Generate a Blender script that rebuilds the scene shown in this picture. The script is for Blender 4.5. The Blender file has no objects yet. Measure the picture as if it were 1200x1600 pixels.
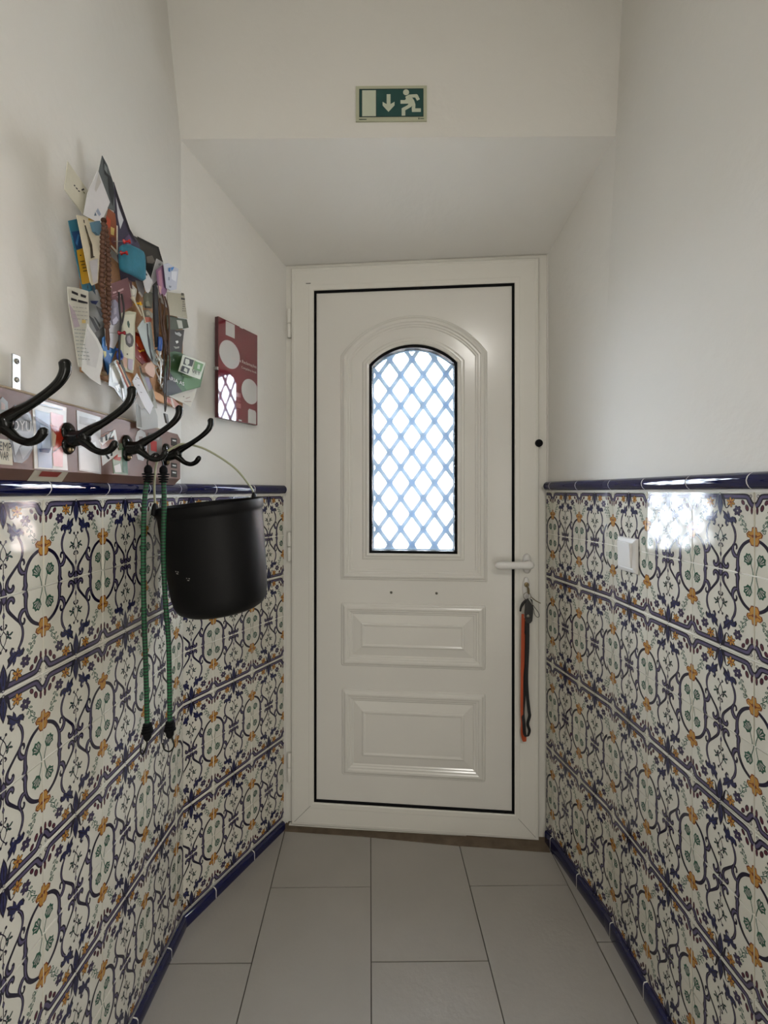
import bpy, bmesh, math, random
import numpy as np
from mathutils import Vector, Matrix
S = bpy.context.scene
COL = S.collection
R = math.radians

# ------------------------------------------------------------------ camera
cam_d = bpy.data.cameras.new('camera')
cam = bpy.data.objects.new('camera', cam_d)
COL.objects.link(cam)
cam.location = (0, 0, 1.25)
cam.rotation_euler = (R(90), 0, 0)
cam_d.sensor_fit = 'VERTICAL'
cam_d.sensor_height = 36
cam_d.lens = 710 / 1600 * 36
cam_d.shift_y = -32 / 1600
cam_d.clip_start = .02
S.camera = cam

# ------------------------------------------------------------------ light
w = bpy.data.worlds.new('sky'); S.world = w; w.use_nodes = True
bg = w.node_tree.nodes['Background']
bg.inputs[0].default_value = (.97, .972, 1, 1)
bg.inputs[1].default_value = 42.0
S.view_settings.view_transform = 'Standard'
S.view_settings.look = 'None'
S.view_settings.exposure = 0.0
S.view_settings.gamma = 1
S.view_settings.use_curve_mapping = False

def area(name, loc, rot, sx, sy, power, color, portal=False):
    l = bpy.data.lights.new(name, 'AREA'); l.shape = 'RECTANGLE'; l.size = sx; l.size_y = sy
    l.energy = power; l.color = color
    o = bpy.data.objects.new(name, l); COL.objects.link(o)
    o.location = loc; o.rotation_euler = rot
    if portal: l.cycles.is_portal = True
    return o
# ceiling lamp of the hall, behind the photographer
area('ceiling_lamp_light', (.36, -1.60, 2.72), (0, 0, 0), .18, .18, 27, (1, .965, .92))
# added warm fill on the right, behind the photographer; no window is built here
area('hall_side_fill', (.69, -1.05, .80), (0, R(90), 0), 1.5, 1.1, 22, (1, .97, .90))
# daylight through the door glass is the sky's own; this marks the opening for sampling
area('door_glass_portal', (.12, 1.72, 1.40), (R(-90), 0, R(-5)), .40, .80, 1, (1, 1, 1), portal=True)

# ------------------------------------------------------------------ materials
def lin(h):
    if isinstance(h, (tuple, list)): return tuple(h)[:3]
    o = []
    for i in (0, 2, 4):
        c = int(h[i:i+2], 16) / 255
        o.append(c/12.92 if c <= .04045 else ((c+.055)/1.055)**2.4)
    return tuple(o)
MATS = {}
def mat(name, col, rough=.5, metal=0, coat=0, var=0, scale=20, bump=0, bscale=60, spec=.5, trans=0, alpha=1):
    if name in MATS: return MATS[name]
    m = bpy.data.materials.new(name); m.use_nodes = True
    nt = m.node_tree; b = nt.nodes['Principled BSDF']
    c = lin(col)
    b.inputs['Base Color'].default_value = (*c, 1)
    b.inputs['Roughness'].default_value = rough
    b.inputs['Metallic'].default_value = metal
    b.inputs['Coat Weight'].default_value = coat
    b.inputs['Coat Roughness'].default_value = .04
    b.inputs['Specular IOR Level'].default_value = spec
    if trans: b.inputs['Transmission Weight'].default_value = trans
    if alpha < 1: b.inputs['Alpha'].default_value = alpha
    tc = nt.nodes.new('ShaderNodeTexCoord')
    nz = nt.nodes.new('ShaderNodeTexNoise'); nz.inputs['Scale'].default_value = scale
    nz.inputs['Detail'].default_value = 5
    nt.links.new(tc.outputs['Object'], nz.inputs['Vector'])
    mx = nt.nodes.new('ShaderNodeMix'); mx.data_type = 'RGBA'
    v = max(var, .03)
    mx.inputs[6].default_value = (*[x*(1-v) for x in c], 1)
    mx.inputs[7].default_value = (*[min(1, x*(1+v)) for x in c], 1)
    nt.links.new(nz.outputs['Fac'], mx.inputs[0])
    nt.links.new(mx.outputs[2], b.inputs['Base Color'])
    if bump:
        n2 = nt.nodes.new('ShaderNodeTexNoise'); n2.inputs['Scale'].default_value = bscale
        n2.inputs['Detail'].default_value = 4
        nt.links.new(tc.outputs['Object'], n2.inputs['Vector'])
        bp = nt.nodes.new('ShaderNodeBump'); bp.inputs['Strength'].default_value = 1
        bp.inputs['Distance'].default_value = bump
        nt.links.new(n2.outputs['Fac'], bp.inputs['Height'])
        nt.links.new(bp.outputs['Normal'], b.inputs['Normal'])
    MATS[name] = m
    return m
def paint(hexcol, rough=.55):
    return mat('print_%s_%d' % (hexcol, int(rough*100)), hexcol, rough, var=.05, scale=90)

M = dict(
 plaster = mat('white_plaster', (.745, .73, .69), .85, var=.03, scale=3, bump=.0012, bscale=35, spec=.2),
 glaze = mat('cream_tile_glaze', (.625, .605, .525), .07, var=.03, scale=14),
 t_ink = mat('tile_ink_line', (.012, .010, .030), .10),
 t_lilac = mat('tile_lilac_paint', (.090, .075, .135), .10, var=.25, scale=120),
 t_blue = mat('tile_blue_paint', (.024, .026, .080), .10, var=.3, scale=150),
 t_purple = mat('tile_plum_paint', (.048, .036, .080), .10, var=.3, scale=150),
 t_maroon = mat('tile_maroon_paint', (.085, .022, .035), .10, var=.25, scale=120),
 t_yellow = mat('tile_yellow_paint', (.43, .215, .045), .10, var=.2, scale=200),
 t_rust = mat('tile_rust_paint', (.17, .045, .02), .10),
 t_green = mat('tile_green_paint', (.030, .090, .060), .10, var=.3, scale=150),
 t_pale = mat('tile_pale_paint', (.42, .40, .36), .10),
 grout = mat('white_grout', (.80, .78, .71), .6, var=.08, scale=60),
 cobalt = mat('cobalt_glaze', (.004, .0055, .048), .03, var=.15, scale=40, spec=.6),
 door = mat('white_lacquer', (.70, .685, .63), .22, var=.015, scale=4),
 doorpanel = mat('white_moulded_plastic', (.69, .675, .63), .19, var=.015, scale=4),
 rubber = mat('black_rubber', (.004, .004, .005), .7, spec=.12),
 tub = mat('black_bucket_rubber', (.0055, .0055, .006), .5, spec=.16, var=.2, scale=30, bump=.0005, bscale=14),
 iron = mat('black_enamel_iron', (.003, .0035, .003), .13, spec=.32),
 steel = mat('galvanised_steel', (.50, .50, .48), .3, metal=1),
 brass = mat('dull_brass', (.25, .20, .12), .3, metal=1),
 screw = mat('screw_metal', (.22, .21, .18), .35, metal=1),
 wood = mat('reddish_brown_wood', (.135, .062, .040), .42, var=.25, scale=18),
 wooddark = mat('dark_wood_edge', (.10, .05, .035), .5, var=.2, scale=18),
 cork = mat('brown_cork', (.36, .19, .09), .85, var=.3, scale=160, bump=.0008, bscale=200),
 white = mat('white_plastic', (.72, .71, .69), .28),
 leather = mat('black_leather', (.012, .011, .012), .4, bump=.0004, bscale=300),
 strapblack = mat('black_webbing', (.008, .008, .010), .7, bump=.0003, bscale=600),
 strapred = mat('rust_red_webbing', (.42, .065, .015), .6, bump=.0003, bscale=600),
 lattice = mat('pale_blue_painted_metal', (.43, .56, .70), .5),
 threshold = mat('worn_threshold', (.12, .088, .058), .8, var=.6, scale=25, bump=.002, bscale=60),
 grime = mat('floor_joint', (.075, .065, .055), .8, var=.3, scale=30),
)

# floor tile material: slight cloudy variation of a matt grey beige stoneware
fl = mat('stoneware_tile', (.335, .315, .285), .42, var=.10, scale=5, bump=.0006, bscale=90)

def glass_mat():
    m = bpy.data.materials.new('clear_glass'); m.use_nodes = True
    nt = m.node_tree; nt.nodes.clear()
    out = nt.nodes.new('ShaderNodeOutputMaterial'); mix = nt.nodes.new('ShaderNodeMixShader')
    tr = nt.nodes.new('ShaderNodeBsdfTransparent'); gl = nt.nodes.new('ShaderNodeBsdfGlossy')
    lw = nt.nodes.new('ShaderNodeLayerWeight'); lw.inputs[0].default_value = .5
    pw = nt.nodes.new('ShaderNodeMath'); pw.operation = 'POWER'; pw.inputs[1].default_value = 5
    fr = nt.nodes.new('ShaderNodeMath'); fr.operation = 'MULTIPLY_ADD'; fr.inputs[1].default_value = .95; fr.inputs[2].default_value = .045
    nt.links.new(lw.outputs['Facing'], pw.inputs[0]); nt.links.new(pw.outputs[0], fr.inputs[0])
    gl.inputs['Roughness'].default_value = .02
    tr.inputs[0].default_value = (.93, .97, 1, 1)
    nt.links.new(fr.outputs[0], mix.inputs[0]); nt.links.new(tr.outputs[0], mix.inputs[1])
    nt.links.new(gl.outputs[0], mix.inputs[2]); nt.links.new(mix.outputs[0], out.inputs[0])
    return m
M['glass'] = glass_mat()
def frosted_mat():
    m = bpy.data.materials.new('lightly_frosted_glass'); m.use_nodes = True
    nt = m.node_tree; nt.nodes.clear()
    out = nt.nodes.new('ShaderNodeOutputMaterial'); mix = nt.nodes.new('ShaderNodeMixShader'); mix.inputs[0].default_value = .42
    tr = nt.nodes.new('ShaderNodeBsdfTransparent'); tl = nt.nodes.new('ShaderNodeBsdfTranslucent')
    tr.inputs[0].default_value = (.95, .97, 1, 1); tl.inputs[0].default_value = (.92, .95, 1, 1)
    nt.links.new(tr.outputs[0], mix.inputs[1]); nt.links.new(tl.outputs[0], mix.inputs[2]); nt.links.new(mix.outputs[0], out.inputs[0])
    return m
M['frost'] = frosted_mat()

def cord_mat():
    m = bpy.data.materials.new('green_bungee_weave'); m.use_nodes = True
    nt = m.node_tree; b = nt.nodes['Principled BSDF']; b.inputs['Roughness'].default_value = .6
    tc = nt.nodes.new('ShaderNodeTexCoord'); sp = nt.nodes.new('ShaderNodeSeparateXYZ')
    nt.links.new(tc.outputs['Object'], sp.inputs[0])
    def mth(op, a, c=None):
        n = nt.nodes.new('ShaderNodeMath'); n.operation = op
        for i, v in enumerate((a, c)):
            if v is None: continue
            if isinstance(v, (int, float)): n.inputs[i].default_value = v
            else: nt.links.new(v, n.inputs[i])
        return n.outputs[0]
    s1 = mth('SINE', mth('MULTIPLY', sp.outputs[2], 900))
    s2 = mth('SINE', mth('MULTIPLY', sp.outputs[1], 900))
    f = mth('GREATER_THAN', mth('ADD', s1, mth('MULTIPLY', s2, .5)), -.1)
    mx = nt.nodes.new('ShaderNodeMix'); mx.data_type = 'RGBA'
    mx.inputs[6].default_value = (.004, .115, .035, 1); mx.inputs[7].default_value = (.004, .012, .008, 1)
    nt.links.new(f, mx.inputs[0]); nt.links.new(mx.outputs[2], b.inputs['Base Color'])
    return m
M['bungee'] = cord_mat()

# ------------------------------------------------------------------ mesh building
class MB:
    def __init__(s): s.v = []; s.f = []; s.m = []; s.sm = []; s.mats = []
    def mi(s, m):
        if m not in s.mats: s.mats.append(m)
        return s.mats.index(m)
    def add(s, vs, fs, m, smooth=False):
        o = len(s.v); s.v += [tuple(p) for p in vs]; k = s.mi(m)
        for f in fs: s.f.append([i+o for i in f]); s.m.append(k); s.sm.append(smooth)
    def build(s, name, parent=None, fix=True, bevel=0, loc=None):
        me = bpy.data.meshes.new(name)
        vs = s.v
        if loc is not None: vs = [(x-loc[0], y-loc[1], z-loc[2]) for x, y, z in vs]
        me.from_pydata(vs, [], s.f)
        for m in s.mats: me.materials.append(m)
        me.polygons.foreach_set('material_index', s.m)
        me.polygons.foreach_set('use_smooth', s.sm)
        if fix:
            bm = bmesh.new(); bm.from_mesh(me)
            bmesh.ops.recalc_face_normals(bm, faces=bm.faces); bm.to_mesh(me); bm.free()
        me.update()
        o = bpy.data.objects.new(name, me); COL.objects.link(o)
        if loc is not None: o.location = loc
        if parent is not None:
            o.parent = parent
            o.location = Vector(o.location) - parent_loc(parent)
        if bevel:
            b = o.modifiers.new('bevel', 'BEVEL'); b.width = bevel; b.segments = 2; b.limit_method = 'ANGLE'
        return o
def parent_loc(p):
    v = Vector(p.location)
    while p.parent is not None:
        p = p.parent; v += Vector(p.location)
    return v
def thing(name, label, cat, loc, group=None):
    o = bpy.data.objects.new(name, None); COL.objects.link(o); o.location = loc
    o.empty_display_size = .02
    return tag(o, label, cat, group)
def tag(o, label, cat, group=None):
    o['label'] = label; o['category'] = cat
    if group: o['group'] = group
    return o
def struct(o, label=None):
    o['kind'] = 'structure'
    if label: o['label'] = label
    return o

class Fr:
    """a flat wall's own frame: along (u), up (z), out of the wall (n)"""
    def __init__(s, o, d):
        L = math.hypot(*d); s.o = o; s.d = (d[0]/L, d[1]/L); s.n = None
    def out(s, n):
        L = math.hypot(*n); s.n = (n[0]/L, n[1]/L); return s
    def p(s, u, z, n=0):
        return (s.o[0]+s.d[0]*u+s.n[0]*n, s.o[1]+s.d[1]*u+s.n[1]*n, z)
KL = (-.577, 1.305); KR = (.635, 1.292)         # corners between hall walls and the splayed reveal
DL = (-.366, 1.700); DR = (.576, 1.617)         # ends of the door
FL = Fr(KL, (-.0183, -1)).out((1, -.0183))
FSL = Fr(KL, (DL[0]-KL[0], DL[1]-KL[1])).out((DL[1]-KL[1], -(DL[0]-KL[0])))
FRr = Fr(KR, (.0408, -1)).out((-1, -.0408))
FSR = Fr(KR, (DR[0]-KR[0], DR[1]-KR[1])).out((-(DR[1]-KR[1]), (DR[0]-KR[0])))
FD = Fr(DL, (DR[0]-DL[0], DR[1]-DL[1])).out(((DR[1]-DL[1]), -(DR[0]-DL[0])))
LSL = math.hypot(DL[0]-KL[0], DL[1]-KL[1]); LSR = math.hypot(DR[0]-KR[0], DR[1]-KR[1])
LD = math.hypot(DR[0]-DL[0], DR[1]-DL[1])
def floor_z(x): return .0055 + .0091*x

def boxf(mb, fr, u0, u1, z0, z1, n0, n1, m):
    vs = [fr.p(u, z, n) for n in (n0, n1) for (u, z) in ((u0, z0), (u1, z0), (u1, z1), (u0, z1))]
    mb.add(vs, [(0, 1, 2, 3), (7, 6, 5, 4), (0, 4, 5, 1), (1, 5, 6, 2), (2, 6, 7, 3), (3, 7, 4, 0)], m)
def box(mb, x0, x1, y0, y1, z0, z1, m):
    vs = [(x, y, z) for z in (z0, z1) for (x, y) in ((x0, y0), (x1, y0), (x1, y1), (x0, y1))]
    mb.add(vs, [(3, 2, 1, 0), (4, 5, 6, 7), (0, 1, 5, 4), (1, 2, 6, 5), (2, 3, 7, 6), (3, 0, 4, 7)], m)
def catmull(pts, seg=6):
    P = [Vector(p) for p in pts]
    if len(P) < 3: return P
    Q = [P[0]*2-P[1]] + P + [P[-1]*2-P[-2]]
    out = []
    for i in range(1, len(Q)-2):
        a, b, c, d = Q[i-1], Q[i], Q[i+1], Q[i+2]
        for k in range(seg):
            t = k/seg
            out.append(.5*((2*b)+(c-a)*t+(2*a-5*b+4*c-d)*t*t+(3*b-a-3*c+d)*t*t*t))
    out.append(P[-1]); return out
def tube(mb, pts, r, m, seg=10, sm=6, closed=False, flat=None, caps=True):
    """round (or flat: (w,h)) bar swept along a smooth path; r may be a list, one radius per control point"""
    ctl = pts
    P = catmull(pts, sm) if sm > 1 and len(pts) > 2 else [Vector(p) for p in pts]
    n = len(P)
    if isinstance(r, (list, tuple)):
        rr = []
        for i in range(n):
            t = i/(n-1)*(len(ctl)-1); k = min(int(t), len(ctl)-2); rr.append(r[k]+(r[k+1]-r[k])*(t-k))
    else: rr = [r]*n
    T = [(P[min(i+1, n-1)]-P[max(i-1, 0)]).normalized() for i in range(n)]
    up = Vector((0, 0, 1)) if abs(T[0].z) < .9 else Vector((0, 1, 0))
    N = (up - T[0]*up.dot(T[0])).normalized(); vs = []; fs = []
    for i in range(n):
        N = (N - T[i]*N.dot(T[i])).normalized(); B = T[i].cross(N)
        for k in range(seg):
            a = 2*math.pi*k/seg
            fx, fy = (flat if flat else (1, 1))
            vs.append(P[i]+(N*math.cos(a)*fx+B*math.sin(a)*fy)*rr[i])
    for i in range(n-1):
        for k in range(seg):
            k2 = (k+1) % seg
            fs.append((i*seg+k, i*seg+k2, (i+1)*seg+k2, (i+1)*seg+k))
    if closed:
        pass
    o = len(vs)
    if caps:
        vs.append(P[0]-T[0]*rr[0]*.5); vs.append(P[-1]+T[-1]*rr[-1]*.5)
        for k in range(seg):
            k2 = (k+1) % seg
            fs.append((o, k2, k)); fs.append((o+1, (n-1)*seg+k, (n-1)*seg+k2))
    mb.add(vs, fs, m, True)
def lathe(mb, prof, mtx, m, seg=32, sx=1, sy=1):
    vs = []; fs = []
    for r, z in prof:
        for k in range(seg):
            a = 2*math.pi*k/seg
            vs.append(mtx @ Vector((r*math.cos(a)*sx, r*math.sin(a)*sy, z)))
    for i in range(len(prof)-1):
        for k in range(seg):
            k2 = (k+1) % seg
            fs.append((i*seg+k, i*seg+k2, (i+1)*seg+k2, (i+1)*seg+k))
    mb.add(vs, fs, m, True)
def frame_mtx(fr, u, z, n):
    """matrix whose local z points out of the wall, x along, y up"""
    d = Vector((fr.d[0], fr.d[1], 0)); nn = Vector((fr.n[0], fr.n[1], 0)); up = Vector((0, 0, 1))
    mt = Matrix.Identity(4)
    for i in range(3):
        mt[i][0] = d[i]; mt[i][1] = up[i]; mt[i][2] = nn[i]; mt[i][3] = fr.p(u, z, n)[i]
    return mt
def sphere(mb, c, r, m, seg=12, rings=8, sc=(1, 1, 1)):
    prof = [(r*math.sin(math.pi*i/rings), -r*math.cos(math.pi*i/rings)) for i in range(rings+1)]
    lathe(mb, prof, Matrix.Translation(Vector(c)) @ Matrix.Diagonal((*sc, 1)), m, seg)
def loft(mb, rings, m, smooth=False, cap_end=True):
    n = len(rings[0]); vs = [p for r in rings for p in r]; fs = []
    for i in range(len(rings)-1):
        for k in range(n):
            k2 = (k+1) % n
            fs.append((i*n+k, i*n+k2, (i+1)*n+k2, (i+1)*n+k))
    if cap_end: fs.append([(len(rings)-1)*n+k for k in range(n)])
    mb.add(vs, fs, m, smooth)
def prism(mb, front, back, m, side=None):
    n = len(front)
    mb.add(list(front)+list(back), [list(range(n)), list(range(2*n-1, n-1, -1))] +
           [(i, n+i, n+(i+1) % n, (i+1) % n) for i in range(n)], m)
def decal(mb, pts, m):
    mb.add(pts, [list(range(len(pts)))], m)

def text_poly(mb, s, m, place, size, align='LEFT', width=None):
    """lettering as flat mesh faces; place(x,y)->world point"""
    cu = bpy.data.curves.new('lettering', 'FONT'); cu.body = s; cu.size = 1; cu.align_x = align
    cu.resolution_u = 2
    o = bpy.data.objects.new('lettering', cu); COL.objects.link(o)
    dg = bpy.context.evaluated_depsgraph_get(); dg.update()
    me = bpy.data.meshes.new_from_object(o.evaluated_get(dg))
    bpy.data.objects.remove(o); bpy.data.curves.remove(cu)
    xs = [v.co.x for v in me.vertices]
    if not xs: return
    sx = size if width is None else width/(max(xs)-min(xs))
    vs = [place(v.co.x*sx if width is None else (v.co.x-min(xs))*sx, v.co.y*size) for v in me.vertices]
    mb.add(vs, [list(p.vertices) for p in me.polygons], m)
    bpy.data.meshes.remove(me)

# ------------------------------------------------------------------ room shell
ZC = 2.95; YB = -3.2
pb = -.007                                      # plaster lies slightly behind the tile faces
def lean_l(z): return 0 if z < 2.26 else (z-2.26)*.10
def lean_r(z): return max(0, z-1.25)*.018 + (0 if z < 2.26 else (z-2.26)*.03)
def wall_grid(name, fr, u0, u1, zs, lean, sgn, label):
    mb = MB(); n = 14; vs = []; fs = []
    for z in zs:
        for i in range(n+1):
            u = u0+(u1-u0)*i/n
            vs.append(fr.p(u, z, pb - lean(z)))
    for j in range(len(zs)-1):
        for i in range(n): fs.append((j*(n+1)+i, j*(n+1)+i+1, (j+1)*(n+1)+i+1, (j+1)*(n+1)+i))
    if sgn < 0: fs = [f[::-1] for f in fs]
    mb.add(vs, fs, M['plaster'], True)
    return struct(mb.build(name, fix=False), label)
uB_l = (KL[1]-YB); uB_r = (KR[1]-YB)
wall_left = wall_grid('wall_left', FL, -.05, uB_l, [-.02, 1.2, 2.26, 2.6, ZC], lean_l, 1, 'white plastered left hall wall above the patterned tiles')
wall_right = wall_grid('wall_right', FRr, -.05, uB_r, [-.02, 1.2, 2.26, 2.6, ZC], lean_r, -1, 'white plastered right hall wall above the patterned tiles')

# reveal walls (splayed, follow the sloping soffit) and the wall over the door
ZL, ZT = 2.262, 2.098
def quad_wall(name, pts, label):
    mb = MB(); mb.add(pts, [list(range(len(pts)))], M['plaster']); return struct(mb.build(name, fix=False), label)
wrl = quad_wall('wall_left_reveal', [FSL.p(-.03, -.02, pb), FSL.p(LSL+.05, -.02, pb), FSL.p(LSL+.05, ZT+.03, pb), FSL.p(-.03, ZL+.03, pb)], 'splayed white reveal left of the door')
wrr = quad_wall('wall_right_reveal', [FSR.p(LSR+.05, -.02, pb), FSR.p(-.03, -.02, pb), FSR.p(-.03, ZL+.03, pb - lean_r(ZL)), FSR.p(LSR+.05, ZT+.03, pb)], 'splayed white reveal right of the door')
mb = MB()
a = Vector(FL.p(0, ZL, pb)); b_ = Vector(FRr.p(0, ZL, pb-lean_r(ZL)))
aL, bR = Vector((a.x, a.y, ZL)), Vector((b_.x, b_.y, ZL))
top_l = FL.p(0, ZC, pb-lean_l(ZC)); top_r = FRr.p(0, ZC, pb-lean_r(ZC))
c0 = FD.p(-.02, ZT, .0); c1 = FD.p(LD+.02, ZT, .0)
ex = Vector((.06, 0, 0))
def grid(p00, p10, p11, p01, n=12):
    p00, p10, p11, p01 = map(Vector, (p00, p10, p11, p01)); vs = []; fs = []
    for j in range(n+1):
        for i in range(n+1):
            s_, t_ = i/n, j/n
            vs.append(p00.lerp(p10, s_).lerp(p01.lerp(p11, s_), t_))
    for j in range(n):
        for i in range(n): fs.append((j*(n+1)+i, j*(n+1)+i+1, (j+1)*(n+1)+i+1, (j+1)*(n+1)+i))
    mb.add(vs, fs, M['plaster'], True)
grid(aL-ex, bR+ex, Vector(top_r)+ex, Vector(top_l)-ex)
grid(aL-ex, FD.p(-.09, ZT, -.001), FD.p(LD+.09, ZT, -.001), bR+ex)
mb.add([FD.p(-.09, ZT, -.001), FD.p(LD+.09, ZT, -.001), FD.p(LD+.09, ZT, -.25), FD.p(-.09, ZT, -.25)], [(0, 3, 2, 1)], M['plaster'])
struct(mb.build('wall_front', fix=False), 'white wall over the door with a soffit sloping down to the door frame')
# outer masonry round the door so daylight only enters by the glass
mb = MB()
boxf(mb, FD, -.9, .015, -.1, 3.0, -.26, -.0505, M['plaster']); boxf(mb, FD, LD-.015, LD+.9, -.1, 3.0, -.26, -.0505, M['plaster'])
boxf(mb, FD, -.9, LD+.9, ZT-.015, 3.0, -.26, -.0505, M['plaster'])
boxf(mb, FD, -.5, LD+.5, ZT+.0012, 3.0, -.05, -.0020, M['plaster'])
boxf(mb, FD, -.5, -.006, -.1, 3.0, -.05, -.004, M['plaster']); boxf(mb, FD, LD+.006, LD+.5, -.1, 3.0, -.05, -.004, M['plaster'])
box(mb, -1.05, -1.0, YB-.1, 1.9, -.1, ZC+.05, M['plaster']); box(mb, 1.2, 1.25, YB-.1, 1.9, -.1, ZC+.05, M['plaster'])
struct(mb.build('wall_outer'), 'masonry around the outside of the door')
mb = MB(); box(mb, -1.0, 1.2, YB-.1, 2.0, ZC, ZC+.05, M['plaster']); struct(mb.build('ceiling'), 'white hall ceiling')
mb = MB(); box(mb, -1.0, 1.2, YB-.1, YB, -.1, ZC, M['plaster'])
struct(mb.build('wall_back'), 'white wall at the other end of the hall')

# floor: bed of joint mortar with individual tiles laid on it as one surface
mb = MB()
vs = [(x, y, floor_z(x)-.0025) for x, y in ((-.9, YB), (1.1, YB), (1.1, 1.9), (-.9, 1.9))]
mb.add(vs, [(0, 1, 2, 3)], M['grime'])
cols = [(-.665, 1.2026), (-.350, 1.431), (-.034, 1.2026), (.277, 1.431), (.587, 1.25), (.90, 1.43)]
g = .0016
for i, (x0, yj) in enumerate(cols[:-1]):
    x1 = cols[i+1][0]
    for k in range(-8, 2):
        y0 = yj+k*.62; y1 = y0+.62
        if y1 > 1.9: y1 = 1.9
        def P(x, y): 
            xx = x+(1.2-y)*.035*.9
            return (xx, y, floor_z(xx))
        q = [P(x0+g, y0+g), P(x1-g, y0+g), P(x1-g, y1-g), P(x0+g, y1-g)]
        ql = [(p[0], p[1], p[2]-.003) for p in q]
        mb.add(q+ql, [(0, 1, 2, 3)]+[(j, j+4, (j+1) % 4+4, (j+1) % 4) for j in range(4)], fl)
floor = struct(mb.build('floor', fix=False), 'grey beige stoneware floor tiles with thin dark joints')

# ------------------------------------------------------------------ painted tile motif (unit tile, v=1 at the striped side)
class Motif:
    def __init__(s): s.v = []; s.f = []; s.m = []
    def poly(s, pts, layer, m):
        o = len(s.v); s.v += [(x, y, layer) for x, y in pts]
        A = sum(pts[i][0]*pts[(i+1) % len(pts)][1]-pts[(i+1) % len(pts)][0]*pts[i][1] for i in range(len(pts)))
        idx = list(range(o, o+len(pts)))
        s.f.append(idx if A > 0 else idx[::-1]); s.m.append(m)
    def stroke(s, pts, w, layer, m, seg=5):
        P = catmull([(x, y, 0) for x, y in pts], seg) if len(pts) > 2 else [Vector((x, y, 0)) for x, y in pts]
        n = len(P); L = []; Rr = []
        bold = 1.22 if m == K_ else 1
        for i in range(n):
            t = (P[min(i+1, n-1)]-P[max(i-1, 0)]).normalized(); q = Vector((-t.y, t.x, 0))
            if isinstance(w, (list, tuple)):
                tt = i/(n-1)*(len(w)-1); k = min(int(tt), len(w)-2); ww = w[k]+(w[k+1]-w[k])*(tt-k)
            else: ww = w
            ww *= bold; L.append(P[i]+q*ww/2); Rr.append(P[i]-q*ww/2)
        for i in range(n-1):
            s.poly([(p.x, p.y) for p in (Rr[i], Rr[i+1], L[i+1], L[i])], layer, m)
    def ell(s, cx, cy, rx, ry, layer, m, rot=0, n=10):
        c, q = math.cos(rot), math.sin(rot)
        s.poly([(cx+rx*math.cos(a)*c-ry*math.sin(a)*q, cy+rx*math.cos(a)*q+ry*math.sin(a)*c) for a in [2*math.pi*i/n for i in range(n)]], layer, m)
    def both(s, fn):
        k0 = len(s.f); v0 = len(s.v); fn()
        vs = s.v[v0:]; fs = s.f[k0:]; ms = s.m[k0:]; o = len(s.v)
        s.v += [(1-x, y, l) for x, y, l in vs]
        for f, m in zip(fs, ms): s.f.append([i-v0+o for i in f][::-1]); s.m.append(m)
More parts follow.
